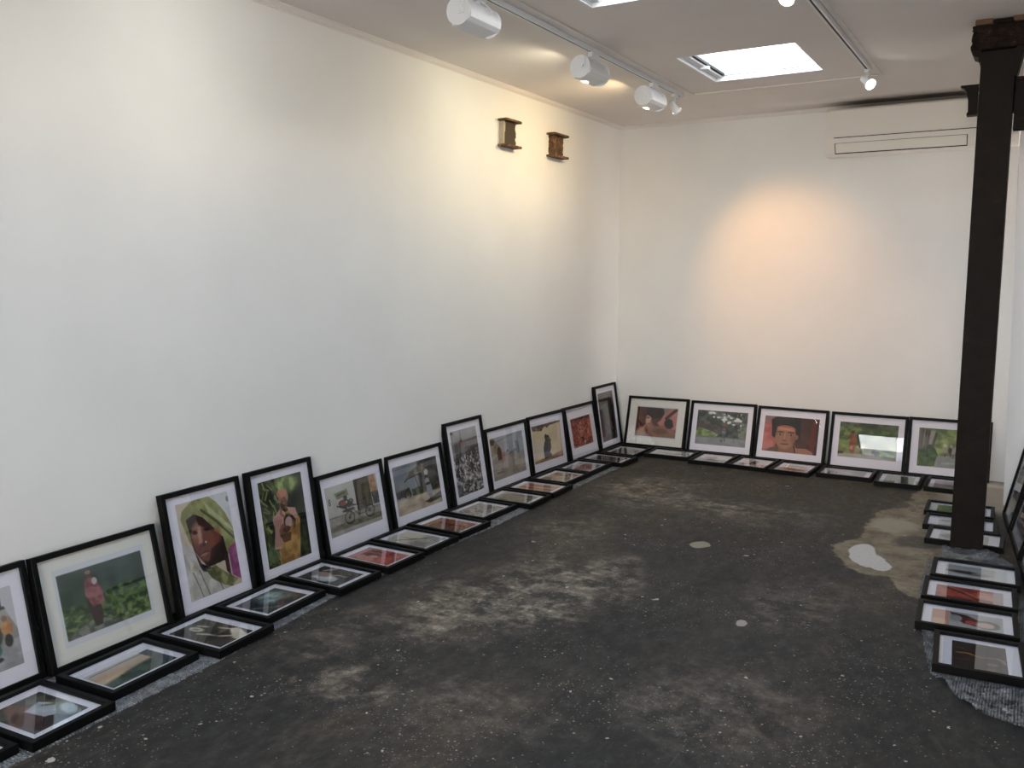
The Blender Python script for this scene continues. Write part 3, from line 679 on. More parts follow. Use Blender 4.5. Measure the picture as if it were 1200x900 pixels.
def p_sadboy(c):
    c.tex(1, (84,36,32), (104,50,42), 4); c.tex(c.poly([(.62,0),(1,0),(1,.75),(.55,.55)]), (188,100,92), (206,126,112), 5); c.put(c.poly([(.62,0),(.80,.0),(.74,.2),(.62,.2)]), (140,116,104))
    c.put(c.poly([(.0,.84),(.10,.70),(.28,.58),(.5,.56),(.9,.68),(1,.8),(1,1),(0,1)]), (150,96,76)); c.put(c.poly([(.02,.88),(.12,.74),(.24,.64),(.2,1),(.0,1)]), (186,134,108))
    c.put(c.ell(.37,.40,.13,.30,8,.2), (164,104,78)); c.put(c.ell(.30,.40,.06,.22,8,.5), (206,160,124), .8); c.put(c.ell(.50,.40,.12,.24,0,.4), (92,48,40), .9); c.put(c.ell(.45,.16,.23,.20,6,.14), (50,38,34)); c.put(c.poly([(.26,.06),(.66,.02),(.64,.34),(.52,.38),(.44,.26),(.26,.24)]), (48,37,34))
    c.put(c.ell(.29,.36,.035,.022,10,.4), (60,30,26)); c.put(c.ell(.41,.37,.035,.022,10,.4), (60,30,26)); c.put(c.ell(.31,.56,.04,.018), (130,62,56)); c.put(c.seg([(.34,.38),(.32,.48)], .03), (214,168,134), .7)
    c.put(c.poly([(.52,.52),(.66,.36),(.72,.20),(.78,.28),(.72,.48),(.62,.62)]), (196,106,104)); c.put(c.seg([(.74,.34),(.96,.04)], .10), (66,44,38)); c.put(c.ell(.82,.52,.12,.16,30,.2), (52,36,32)); c.put(c.poly([(.88,.3),(1,.18),(1,.6),(.92,.55)]), (200,112,106), .9)
    c.put(c.ell(.62,.80,.2,.10,0,.6), (112,62,52), .7); c.put(c.seg([(.28,.62),(.29,.98)], .016), (56,34,30)); c.put(c.seg([(.58,.66),(.60,1)], .012), (110,60,48)); c.put(c.seg([(.80,.76),(1,.82)], .03), (176,100,92))
def p_cyclist(c):
    c.tex(1, (42,50,46), (86,94,86), 9, 8); c.tex(c.ell(.62,.20,.38,.10,18,.4), (70,78,72), (150,154,150), 14); c.speck(c.ell(.62,.22,.42,.13,14), (222,224,226), 24, .70); c.speck(1-c.below([(0,.1),(.4,.3),(1,.55)],.05), (200,204,202), 30, .90)
    c.tex(c.poly([(0,.36),(.4,.42),(.55,.62),(0,.62)]), (70,58,56), (92,78,74), 8); c.tex(c.poly([(0,.62),(.05,.50),(.3,.60),(.46,.68),(.40,.77),(0,.80)]), (86,114,52), (146,168,88), 14); c.tex(c.poly([(.82,.5),(1,.4),(1,.76),(.86,.76)]), (74,92,70), (120,134,108), 12)
    c.tex(c.below([(0,.78),(.5,.76),(1,.76)],.015), (128,130,136), (144,146,152), 6); c.put(c.below([(0,.76),(1,.75)],.01)*(1-c.below([(0,.80),(1,.78)],.01)), (112,112,92), .8)
    c.put(c.ell(.555,.46,.035,.05), (92,56,44)); c.put(c.ell(.555,.41,.042,.03), (150,66,52)); c.put(c.ell(.56,.58,.045,.09), (114,112,112)); c.put(c.seg([(.55,.66),(.53,.86)], .03), (96,100,108)); c.put(c.seg([(.58,.66),(.585,.86)], .03), (84,86,92)); c.put(c.seg([(.5,.56),(.56,.54),(.62,.58)], .02), (60,52,50)); c.put(c.seg([(.54,.9),(.50,.84)], .02), (40,40,42)); c.put(c.seg([(.76,.66),(.765,.88)], .010), (70,70,66))
def p_boyface(c):
    c.tex(1, (74,36,36), (96,48,44), 4); c.grad((120,108,112), (196,92,84), 0, .3, (c.u < .24).astype(float)); c.tex((c.u<.2)*1.*(c.v>.25), (190,84,80), (214,112,104), 5)
    c.tex(c.poly([(.66,0),(.98,0),(1,1),(.6,1)]), (70,38,36), (92,52,46), 3, 6); c.put(c.poly([(.88,.05),(.95,.05),(.94,1),(.84,1)]), (124,36,32)); c.put(c.poly([(.60,0),(.66,.0),(.68,.6),(.60,.7)]), (44,34,34)); c.put(c.seg([(.645,.02),(.66,.5)], .012), (120,104,100), .7)
    c.put(c.poly([(.04,1),(.14,.90),(.32,.82),(.36,1)]), (112,80,60)); c.put(c.poly([(.60,.86),(.80,.84),(.92,.92),(.94,1),(.56,1)]), (182,110,88)); c.put(c.poly([(.32,.78),(.60,.76),(.66,1),(.30,1)]), (150,88,66)); c.put(c.seg([(.58,.80),(.62,1)], .03), (46,38,34)); c.put(c.seg([(.62,.84),(.64,1)], .014), (170,150,130))
    c.put(c.ell(.405,.54,.195,.37,0,.10), (176,112,86)); c.put(c.ell(.40,.15,.27,.19,0,.12), (38,32,32)); c.put(c.poly([(.13,.1),(.66,.06),(.66,.5),(.62,.56),(.60,.34),(.50,.26),(.30,.26),(.24,.36),(.22,.62),(.16,.56)]), (38,32,32))
    c.put(c.ell(.62,.55,.03,.07), (160,96,72)); c.put(c.ell(.41,.33,.17,.09,2,.2), (198,108,74)); c.put(c.ell(.40,.32,.14,.012,2,.4), (222,150,116)); c.put(c.ell(.42,.36,.15,.012,2,.4), (222,150,116)); c.put(c.ell(.39,.285,.12,.010,2,.4), (150,70,50))
    for x in (.31,.51):
        c.put(c.ell(x,.43,.075,.016,0,.3), (58,38,32)); c.put(c.ell(x,.50,.058,.026,0,.3), (106,66,54)); c.put(c.ell(x,.50,.042,.018,0,.3), (196,176,164)); c.put(c.ell(x,.50,.018,.020,0,.3), (30,20,20))
    c.put(c.seg([(.40,.48),(.395,.64)], .035), (200,140,112), .7); c.put(c.ell(.40,.665,.045,.022,0,.4), (132,78,62)); c.put(c.ell(.41,.765,.075,.024,0,.3), (142,72,66)); c.put(c.ell(.41,.760,.07,.006,0,.3), (96,40,40)); c.put(c.ell(.41,.82,.06,.02,0,.6), (196,130,104), .6); c.put(c.ell(.56,.62,.05,.14,0,.7), (140,80,62), .6)
def p_goats(c):
    c.tex(1, (62,84,36), (128,150,70), 9); c.tex(1-c.below([(0,.12),(1,.16)],.1), (46,56,38), (92,104,70), 10); c.put(c.ell(.40,.42,.12,.2,0,.6), (52,72,44), .8); c.tex(c.poly([(0,.62),(.5,.66),(1,.86),(1,1),(0,1)]), (110,122,56), (150,158,84), 10)
    c.tex(c.below([(0,.88),(.5,.88),(.9,.98),(1,1)],.01), (168,158,150), (182,172,164), 8); c.put(c.poly([(0,.84),(.1,.84),(.1,.9),(0,.92)]), (62,56,40))
    c.put(c.ell(.235,.28,.035,.05), (96,48,30)); c.tex(c.poly([(.18,.34),(.28,.32),(.31,.5),(.29,.66),(.28,.88),(.23,.88),(.18,.7),(.2,.5)]), (144,62,32), (182,86,44), 10); c.put(c.seg([(.2,.36),(.15,.5)], .03), (110,52,34)); c.put(c.ell(.23,.72,.03,.06), (210,140,110))
    for x, y, k in ((.36,.70,(190,180,158)), (.42,.69,(206,196,176)), (.34,.78,(160,144,118)), (.68,.82,(52,40,34)), (.62,.80,(46,40,32))):
        c.put(c.ell(x,y,.045,.055), k); c.put(c.seg([(x-.02,y+.04),(x-.02,y+.10)], .012), k); c.put(c.seg([(x+.02,y+.04),(x+.02,y+.10)], .012), k)
    c.put(c.ell(.375,.68,.015,.04), (50,44,36))
def p_herd(c):
    c.tex(1, (92,112,50), (150,170,82), 9); c.tex(c.poly([(0,0),(.32,0),(.26,.5),(0,.62)]), (70,64,58), (116,108,98), 9, 3); c.put(c.poly([(.20,0),(.29,0),(.22,.42),(.17,.42)]), (152,146,136)); c.put(c.seg([(.1,0),(.08,.5)], .02), (150,142,132))
    c.tex(c.poly([(0,.58),(.28,.50),(.34,.70),(.30,.98),(0,1)]), (48,76,30), (74,108,44), 14); c.tex(c.poly([(.32,.72),(1,.62),(1,1),(.28,1)]), (132,132,132), (154,152,150), 8); c.put(c.poly([(.4,.86),(1,.80),(1,.86),(.4,.92)]), (170,168,164), .6)
    for i in range(22):
        x, y = c.r.uniform(.32,.98), c.r.uniform(.44,.62); k = [(60,34,32),(44,32,32),(96,52,48),(150,140,136)][i%4 if i%8 else 3]
        c.put(c.ell(x,y,.030,.075), k); c.put(c.seg([(x,y+.06),(x,y+.15)], .014), (48,36,36))
    c.put(c.ell(.44,.42,.025,.04), (200,190,186)); c.tex(1-c.below([(0,.0),(.4,.1),(1,.15)],.05), (70,96,40), (120,146,66), 12)

# small prints of the frames lying flat
def f_basin(c):
    c.tex(1, (70,66,58), (116,110,96), 5); c.tex(c.poly([(.5,0),(1,0),(1,.4),(.6,.3)]), (58,58,50), (104,104,88), 6); c.put(c.ell(.35,.3,.2,.26,0,.3), (128,86,70)); c.put(c.ell(.25,.6,.2,.28), (96,62,56)); c.tex(c.poly([(.4,.35),(.75,.25),(.85,.5),(.6,.75),(.45,.7)]), (178,184,198), (208,210,220), 6); c.put(c.poly([(.1,.8),(.5,.7),(.7,.95),(.1,1)]), (66,48,50)); c.put(c.ell(.85,.75,.12,.2,20,.4), (186,190,196)); c.put(c.seg([(.7,.4),(.95,.6)],.06), (130,126,100))
def f_sunset(c):
    c.grad((196,196,200), (214,160,132), 0, .45); c.grad((214,162,134), (222,190,150), .4, .6, (c.v>.4)*1.); c.put(c.seg([(.05,.12),(.95,.08)], .02), (66,60,60)); c.tex(c.below([(0,.72),(.3,.62),(.5,.5),(1,.44)],.12), (44,62,64), (84,104,100), 7); c.put(c.poly([(.22,.74),(.3,.6),(.42,.72),(.3,.8)]), (34,50,50)); c.put(c.ell(.88,.22,.03,.03), (80,60,56)); c.put((c.u>.85)*1., (52,60,78), .7)
def f_ring(c):
    c.tex(1, (34,30,26), (66,60,52), 6); c.put(np.clip(c.ell(.46,.22,.11,.13,0,.2),0,1), (206,198,180)); c.put(c.ell(.46,.22,.05,.06), (150,142,126)); c.put(c.seg([(.30,.36),(.38,.5),(.45,.72),(.6,.86)], .05), (200,184,156)); c.put(c.seg([(.62,.14),(.76,.44),(.84,.62)], .045), (196,180,154)); c.put(c.ell(.60,.5,.12,.2,30,.4), (26,22,20)); c.tex(c.poly([(.5,.9),(.85,.62),(1,.72),(.8,1),(.5,1)]), (206,190,160), (232,222,200), 6)
def f_mist(c):
    c.tex(1, (26,32,38), (52,60,66), 5); c.tex(c.ell(.62,.38,.28,.34,0,.7), (88,116,122), (178,196,198), 6); c.put(c.ell(.55,.75,.12,.12), (24,34,36)); c.put(c.seg([(.05,.5),(.35,.9)], .05), (160,160,160), .7); c.put(c.seg([(.1,.8),(.5,.95)], .02), (200,200,200), .6)
def f_baby(c):
    c.tex(1, (44,42,44), (72,68,68), 6); c.tex(c.ell(.3,.5,.2,.3,0,.4), (176,178,184), (214,216,220), 6); c.put(c.ell(.1,.3,.1,.12), (30,28,30)); c.put(c.ell(.5,.32,.16,.2,0,.3), (170,142,128)); c.put(c.ell(.42,.12,.1,.1), (38,32,32)); c.put(c.seg([(.72,.2),(.95,.34)],.08), (188,150,130)); c.put(c.ell(.30,.85,.12,.08), (40,58,80)); c.put(c.seg([(.5,.5),(.62,.62),(.6,.8)],.04), (200,180,170))
def f_redcloth(c):
    c.tex(1, (160,42,38), (206,78,68), 6); c.put(c.ell(.2,.35,.2,.25,20,.4), (216,130,116)); c.put(c.ell(.5,.35,.14,.2,0,.4), (108,36,32)); c.put(c.ell(.42,.44,.08,.1), (222,158,140)); c.put(c.ell(.34,.74,.2,.16,-10,.4), (214,70,54)); c.put(c.ell(.82,.3,.1,.16), (96,24,24)); c.speck(1, (228,170,156), 18, .84, .7)
def f_boat(c):
    c.grad((204,196,188), (180,176,172)); c.tex(c.below([(0,.45),(1,.5)],.2), (138,132,128), (168,162,156), 7); c.put(c.seg([(.18,.22),(.5,.5),(.84,.70)], .05), (60,46,44)); c.put(c.ell(.5,.46,.14,.05,30), (70,52,48)); c.put(c.seg([(.50,.22),(.48,.42)], .025), (48,36,34)); c.put(c.ell(.2,.75,.2,.2,0,.8), (96,96,104), .6)
def f_rust(c):
    c.tex(1, (118,50,30), (180,88,54), 6); c.put((c.u<.35)*1., (112,84,58), .7); c.tex(c.ell(.75,.6,.2,.3,0,.5), (168,78,48), (198,112,74), 6); c.put(c.poly([(.45,0),(.62,0),(.62,1),(.45,1)]), (92,16,12), .7)
def f_gravel(c):
    c.tex(1, (122,112,104), (186,176,166), 12, 8); c.speck(1, (214,206,198), 22, .8); c.put((c.v<.2)*1., (168,170,176), .6); c.speck(1, (70,62,60), 22, .84)
def f_field(c):
    c.tex(1, (116,104,84), (146,132,106), 8); c.put((c.v<.12)*1., (170,170,168), .7); c.put(c.ell(.1,.3,.06,.12), (34,30,34)); c.put(c.ell(.85,.6,.05,.2), (50,52,58))
def f_orange(c):
    c.tex(1, (196,128,96), (218,160,128), 5); c.put(c.poly([(.30,0),(.42,0),(.42,1),(.30,1)]), (76,40,34), .8); c.put(c.ell(.75,.5,.12,.4), (130,56,40)); c.put(c.ell(.15,.5,.1,.3,0,.5), (214,110,72))
def f_path(c):
    c.tex(1, (176,148,118), (202,176,142), 5); c.put(c.poly([(0,0),(.3,0),(.4,.4),(0,.7)]), (126,110,92), .8); c.put(c.seg([(.2,.1),(.4,.9)],.04), (70,60,56)); c.put(c.ell(.72,.4,.06,.3), (40,34,34)); c.speck((c.u>.8)*1., (60,56,60), 22, .6)
def f_rose(c):
    c.tex(1, (138,128,136), (186,176,184), 6); c.tex(c.ell(.5,.55,.32,.36,0,.4), (104,44,54), (160,92,96), 7); c.put(c.ell(.52,.45,.1,.12), (60,24,34)); c.put(c.ell(.12,.5,.08,.2), (40,36,42)); c.speck((c.u>.78)*1., (50,48,56), 16, .6)
def f_night(c):
    c.tex(1, (26,20,26), (58,40,46), 6); c.put((c.u<.22)*1., (150,120,132), .8); c.put(c.poly([(.3,0),(.38,0),(.38,1),(.3,1)]), (80,36,48)); c.put(c.ell(.8,.5,.1,.2), (40,30,40)); c.speck(1, (100,80,90), 16, .86)
def f_dusk(c):
    c.tex(1, (70,58,54), (112,96,88), 5); c.put(c.poly([(.45,0),(.7,0),(.7,1),(.4,1)]), (30,22,22), .85); c.grad((70,58,54), (180,168,160), .7, 1, .8, True)
def f_palegrey(c):
    c.tex(1, (212,212,214), (228,228,230), 4); c.put(c.ell(.45,.55,.28,.1,8,.6), (150,146,150)); c.put(c.ell(.72,.5,.12,.14,0,.5), (92,88,94)); c.put(c.ell(.3,.42,.1,.1,0,.6), (178,172,176))
def f_sketch(c):
    c.tex(1, (220,214,218), (232,228,230), 4); c.put(c.ell(.36,.4,.24,.14,-8,.5), (164,138,142)); c.put(c.ell(.5,.72,.26,.10,4,.5), (150,124,130)); c.put(np.clip(c.ell(.45,.4,.14,.2,0,.3)-c.ell(.45,.4,.10,.14,0,.3),0,1), (126,96,104))
def f_pinkbaby(c):
    c.tex(1, (222,206,206), (234,222,222), 4); c.put(c.ell(.5,.45,.14,.3,0,.3), (84,36,36)); c.put(c.ell(.5,.62,.07,.14), (216,150,140)); c.put(c.ell(.22,.7,.14,.16,0,.6), (210,120,116)); c.put(c.ell(.82,.72,.13,.14,0,.6), (214,126,120)); c.put(c.ell(.5,.18,.06,.1), (40,20,22))
def f_pinkland(c):
    c.tex(1, (214,198,192), (228,216,208), 4); c.put(c.ell(.5,.25,.42,.10,4,.6), (128,120,96)); c.put(c.ell(.55,.72,.42,.12,4,.6), (166,74,62)); c.put(c.ell(.3,.5,.2,.1,0,.6), (206,132,112))
def f_greystrip(c):
    c.tex(1, (140,136,140), (164,160,162), 7); c.tex(c.ell(.35,.45,.3,.28,0,.4), (176,164,160), (206,198,196), 9); c.put(c.ell(.22,.5,.05,.2), (130,90,84)); c.put(c.ell(.1,.5,.05,.3), (60,62,70)); c.put((c.u>.78)*1., (128,124,128), .8)
def f_lawn(c):
    c.tex(1, (112,128,88), (146,158,118), 7); c.put(c.poly([(.52,0),(.70,0),(.74,1),(.52,1)]), (52,66,36), .9); c.speck(1, (180,184,160), 16, .84)
def f_mauve(c):
    c.tex(1, (118,92,92), (146,118,116), 6); c.put(c.ell(.6,.5,.25,.3,0,.5), (92,66,68), .8)
def f_greenfig(c):
    c.tex(1, (56,78,38), (86,108,58), 7); c.put((c.u>.72)*1., (196,148,122)); c.put(c.ell(.87,.35,.09,.24), (90,46,34)); c.put(c.ell(.87,.8,.08,.16), (60,34,30)); c.put((c.u>.985)*1., (220,220,222))
def f_greyhills(c):
    c.grad((212,212,216), (196,196,200)); c.tex(c.ell(.30,.3,.28,.16,0,.5), (96,96,96), (150,150,150), 8); c.put(c.ell(.35,.7,.2,.1,0,.6), (170,170,172)); c.tex(c.poly([(.74,.1),(1,.1),(1,.9),(.74,.85)]), (54,56,66), (120,122,130), 7)
def f_smoke(c):
    c.grad((206,206,212), (186,186,190)); c.tex(c.ell(.3,.5,.26,.3,0,.7), (70,66,68), (140,136,138), 6); c.put((c.u>.62)*1., (148,146,144), .9); c.put(c.ell(.66,.2,.06,.12), (60,58,60))
def f_river(c):
    c.grad((170,172,178), (206,206,206)); c.tex(c.ell(.36,.55,.34,.14,6,.4), (40,38,36), (120,116,108), 9); c.put(c.poly([(.3,.6),(.4,.35),(.44,.62)]), (28,26,26)); c.tex(c.ell(.62,.55,.18,.08,0,.5), (130,126,112), (160,156,142), 7); c.put((c.u>.8)*1., (214,216,224), .9)
def f_scarlet(c):
    c.tex(1, (158,30,22), (214,72,52), 6); c.put(c.seg([(.1,.1),(.35,.35),(.6,.75),(1,.8)], .07), (62,40,38)); c.put(c.seg([(.2,.05),(.5,.4),(.75,.6)], .03), (206,120,104)); c.put(c.poly([(.1,.9),(.55,.85),(.5,1),(.1,1)]), (70,26,26)); c.put((c.u>.85)*1., (204,176,172), .9); c.tex(c.poly([(.62,.15),(.85,.2),(.85,.75),(.62,.7)]), (220,110,88), (228,140,116), 6)
def f_saree(c):
    c.tex(1, (170,166,170), (196,192,196), 5); c.put((c.u<.25)*1., (222,140,118)); c.put(c.ell(.1,.8,.12,.2), (230,180,140)); c.tex(c.poly([(.25,.05),(.5,.15),(.68,.4),(.62,.8),(.45,.7),(.3,.4)]), (58,22,26), (120,36,40), 8); c.put(c.ell(.34,.42,.09,.22), (150,146,150)); c.put(c.ell(.78,.6,.18,.26,0,.2), (110,96,90)); c.put(c.ell(.75,.64,.13,.17,0,.3), (224,178,170)); c.put(c.ell(.55,.6,.08,.14), (196,60,58))
def f_embers(c):
    c.tex(1, (20,10,10), (44,24,22), 6); c.put(c.seg([(.1,.45),(.28,.42),(.55,.52)], .035), (214,132,52)); c.put(c.seg([(.05,.7),(.3,.66)], .04), (90,34,36)); c.put(c.seg([(.1,.25),(.24,.28)],.02), (150,66,40)); c.put(c.seg([(.58,.5),(.75,.46),(.97,.5)], .03), (196,164,130)); c.put(c.seg([(.85,.45),(.99,.62)], .05), (190,160,140)); c.put(c.ell(.74,.72,.1,.05), (176,120,92)); c.put(c.ell(.72,.9,.1,.05), (150,74,52)); c.put((c.u>.42)*1., (78,62,54), .45)  # right part veiled: wall reflection in the glass put into the print colour
def f_shore(c):
    c.tex(1, (150,140,130), (176,166,154), 6); c.put(c.ell(.5,.5,.3,.2,0,.5), (90,76,68))

def print_mesh(paint, w, h, res, seed, frame_uv=None, border=None):
    nx = int(res*w/math.sqrt(w*h)); ny = int(res*h/math.sqrt(w*h))
    c = Cv(nx, ny, seed)
    if border:                                     # white paper margin around the image
        (bx, by) = border; ix, iy = int(nx*bx), int(ny*by)
        s = Cv(nx-2*ix, ny-2*iy, seed); paint(s); s.grain(4)
        c.fill((214,214,224)); c.a[iy:ny-iy, ix:nx-ix] = s.a
    else:
        paint(c); c.grain(4)
    # a subdivided sheet: per-face colour
    xs_ = np.linspace(-w/2, w/2, nx+1); ys_ = np.linspace(h/2, -h/2, ny+1)
    co = np.zeros(((nx+1)*(ny+1), 3)); X, Y = np.meshgrid(xs_, ys_); co[:,0] = X.ravel(); co[:,1] = Y.ravel()
    i, j = np.meshgrid(np.arange(nx), np.arange(ny)); b = (j*(nx+1)+i).ravel()
    faces = np.stack([b, b+nx+1, b+nx+2, b+1], 1)
    me = bpy.data.meshes.new('print')
    me.vertices.add(len(co)); me.vertices.foreach_set('co', co.ravel())
    me.loops.add(len(faces)*4); me.loops.foreach_set('vertex_index', faces.ravel().astype(np.int32))
    me.polygons.add(len(faces)); me.polygons.foreach_set('loop_start', np.arange(0, len(faces)*4, 4, dtype=np.int32))
    me.update(calc_edges=True)
    a = np.pad(c.a, ((0,1),(0,1),(0,0)), mode='edge')
    a2 = np.pad(c.a, ((1,0),(1,0),(0,0)), mode='edge'); a = (a+a2)/2 if nx > 40 else a
    lum = a @ np.array([.3,.59,.11]); a = lum[...,None] + (a-lum[...,None])*.74
    q = a/255; q = np.where(q <= .04045, q/12.92, ((q+.055)/1.055)**2.4)
    at = me.color_attributes.new('ink', 'FLOAT_COLOR', 'POINT')
    at.data.foreach_set('color', np.concatenate([q.reshape(-1,3), np.ones(((nx+1)*(ny+1),1))], 1).ravel().astype(np.float32))
    me.materials.append(M_print)
    return me

# ------------------------------------------------------------------ framed photographs
B = .0235; DEP = .034
_cache = {}
def frame_meshes(w, h, cream):
    """w, h: clear opening. origin: middle of the bottom edge at the back; x right, y up, z out of the picture"""
    k = (w, h)
    if k not in _cache:
        W, Hh = w+2*B, h+2*B
        loops = [(0,.0),(0,DEP-.0015),(.0015,DEP),(B-.0015,DEP),(B,DEP-.0015),(B,.020)]
        bm = bmesh.new(); R_ = []
        for o, z in loops:
            R_.append([bm.verts.new(p) for p in ((-W/2+o,o,z),(W/2-o,o,z),(W/2-o,Hh-o,z),(-W/2+o,Hh-o,z))])
        for a, b in zip(R_, R_[1:]):
            for i in range(4): bm.faces.new((a[i],a[(i+1)%4],b[(i+1)%4],b[i]))
        inner = [bm.verts.new(p) for p in ((-W/2+.006,.006,0),(W/2-.006,.006,0),(W/2-.006,Hh-.006,0),(-W/2+.006,Hh-.006,0))]
        in2 = [bm.verts.new((v.co.x,v.co.y,.020)) for v in inner]
        for i in range(4):
            bm.faces.new((R_[0][i],R_[0][(i+1)%4],inner[(i+1)%4],inner[i])); bm.faces.new((inner[i],inner[(i+1)%4],in2[(i+1)%4],in2[i]))
            bm.faces.new((in2[i],in2[(i+1)%4],R_[-1][(i+1)%4],R_[-1][i]))
        t = obj('frame', bm, M_black); fm = t.data; bpy.data.objects.remove(t)
        bm = bmesh.new(); box(bm, (-W/2+.007,.007,.004), (W/2-.007,Hh-.007,.009)); t = obj('backing_board', bm, M_back); bk = t.data; bpy.data.objects.remove(t)
        bm = bmesh.new(); box(bm, (-W/2+.008,.008,.0095), (W/2-.008,Hh-.008,.0225-.003)); 
        t = obj('mat', bm, M_mat); mt = t.data; bpy.data.objects.remove(t)
        bm = bmesh.new(); box(bm, (-w/2+.0002,B+.0002,.0222), (w/2-.0002,Hh-B-.0002,.0242)); t = obj('glass', bm, M_glass); gl = t.data; bpy.data.objects.remove(t)
        _cache[k] = (fm, bk, mt, gl)
    return _cache[k]

nframe = [0]
def picture(M, w, h, paint, rect, res, label, group, cream=False, border=None):
    nframe[0] += 1
    r = empty('framed_photograph'); r.matrix_world = M; tag(r, label, 'framed photograph', group)
    fm, bk, mt, gl = frame_meshes(w, h, cream)
    Hh = h+2*B
    for nm, me in (('frame',fm), ('backing_board',bk), ('mat',mt)):
        if nm == 'mat' and cream: me = me.copy(); me.materials[0] = M_cream
        o = bpy.data.objects.new(nm, me); COL.objects.link(o); o.parent = r
    matob = o
    u0, v0, u1, v1 = rect
    me = print_mesh(paint, (u1-u0)*w, (v1-v0)*h, res, nframe[0], border=border)
    o = bpy.data.objects.new('print', me); COL.objects.link(o); o.parent = matob
    o.location = (((u0+u1)/2-.5)*w, B+h*(1-(v0+v1)/2), .0201)
    o = bpy.data.objects.new('glass', gl); COL.objects.link(o); o.parent = r
    return r

def basis(X, Y, Z, loc):
    return Matrix(((X.x,Y.x,Z.x,loc[0]),(X.y,Y.y,Z.y,loc[1]),(X.z,Y.z,Z.z,loc[2]),(0,0,0,1)))

GL = 'framed photographs leaning against the walls'
GF = 'framed photographs lying flat on the floor'
PW, PH = .552, .430
def lean(side, s0, d, th, yaw, roll, portrait, paint, rect, res, label, **k):
    w, h = (PH, PW) if portrait else (PW, PH)
    if side == 'L': ea, eo = Vector((0,1,0)), Vector((1,0,0))
    elif side == 'B': ea, eo = Vector((1,0,0)), Vector((0,-1,0))
    else:
        n = Vector((-1,-.094,0)).normalized(); eo = n; ea = Vector((.094,-1,0)).normalized()
    y_, t_, r_ = rad(yaw), rad(th), rad(roll)
    a2 = ea*math.cos(y_)+eo*math.sin(y_); o2 = -ea*math.sin(y_)+eo*math.cos(y_)
    up = -o2*math.sin(t_)+Vector((0,0,1))*math.cos(t_); X = a2*math.cos(r_)+up*math.sin(r_); Y = -a2*math.sin(r_)+up*math.cos(r_); Z = X.cross(Y)
    if side == 'L': p = Vector((d, s0, 0))
    elif side == 'B': p = Vector((s0, D-d, 0))
    else: p = Vector((wx(s0), s0, 0)) + eo*d
    dz = DEP*math.sin(t_) + abs(math.sin(r_))*(w/2+B) + .0005
    p = p + Vector((0,0,dz)) - Z*DEP
    return picture(basis(X, Y, Z, p), w, h, paint, rect, res, label, GL, **k)

R0 = (.08,.135,.915,.86); RP = (.12,.08,.865,.91)
lean('L',1.640,.150,11.5,-2.5,0,0, p_street, R0, 120, 'leaning landscape frame cut by the left edge, street scene with red and orange clothing')
lean('L',2.245,.155,12.9,-2.9,-.5,0, p_hillside, (.105,.12,.905,.87), 150, 'leaning frame with cream mat, figure in pink standing before a green hillside', cream=True, border=(.035,.08))
lean('L',2.817,.145,10.6,-2.0,-.1,1, p_greenshawl, (.13,.07,.87,.91), 160, 'leaning tall frame with close portrait of person in green headscarf')
lean('L',3.343,.112,8.2,-1.3,.3,1, p_garden, RP, 150, 'leaning tall frame, person in pink shawl and orange dress among leaves')
lean('L',3.913,.103,10.5,-1.5,0,0, p_bicycle, (.07,.13,.92,.80), 140, 'leaning frame, bicycle loaded with goods by a white wall and brown door')
lean('L',4.541,.098,10.5,.3,0,0, p_hut, (.07,.13,.92,.86), 130, 'leaning frame, thatched stall and person carrying a load on sandy ground')
lean('L',5.104,.119,9.4,-.2,.2,1, p_rubble, (.11,.08,.87,.91), 120, 'leaning tall frame, grey field of stones under a pale sky')
lean('L',5.689,.094,8.7,.8,.1,0, p_boulevard, (.07,.13,.915,.87), 110, 'leaning frame, child walking on a wide tan street by blue grey haze')
lean('L',6.318,.096,8.3,1.6,-.4,0, p_cloaked, (.06,.14,.90,.85), 110, 'leaning frame, dark cloaked silhouette against a pale yellow wall')
lean('L',6.924,.119,10.8,-.7,-.6,0, p_crowd, (.14,.205,.845,.80), 90, 'leaning frame with small speckled bright red print and wide white mat')
lean('L',7.472,.118,8.6,0,0,1, p_doorway, (.11,.085,.87,.905), 90, 'leaning tall frame in the room corner with a dark doorway print')
lean('B',.447,.164,16.2,.5,.6,0, p_sadboy, (.125,.14,.875,.85), 100, 'leaning frame with cream mat, boy looking down against red, first on back wall', cream=True, border=(.025,.05))
lean('B',1.071,.161,15.9,-.4,.4,0, p_cyclist, R0, 110, 'leaning frame on the back wall, person on a grey road under dark trees')
lean('B',1.684,.176,17.7,-.8,-.2,0, p_boyface, R0, 120, 'leaning frame on the back wall, boy facing the viewer with orange forehead marks')
lean('B',2.311,.179,18.0,-.7,.1,0, p_goats, (.09,.13,.915,.82), 110, 'leaning frame on the back wall, orange clothed figure with goats, skylight mirrored in glass')
lean('B',2.917,.155,15.1,-1.2,.2,0, p_herd, (.10,.135,.90,.855), 110, 'leaning frame partly hidden behind the column, people walking down a leafy road')
lean('R',6.47,.155,12,0,0,1, f_smoke, RP, 70, 'tall frame leaning on the right wall, farthest one, seen nearly edge-on')
lean('R',5.93,.150,14,0,0,0, f_rose, R0, 70, 'frame leaning on the right wall with maroon and white print, seen nearly edge-on')
lean('R',5.28,.150,14,0,0,0, f_shore, R0, 50, 'dark frame at the right picture edge, nearest one leaning on the right wall')

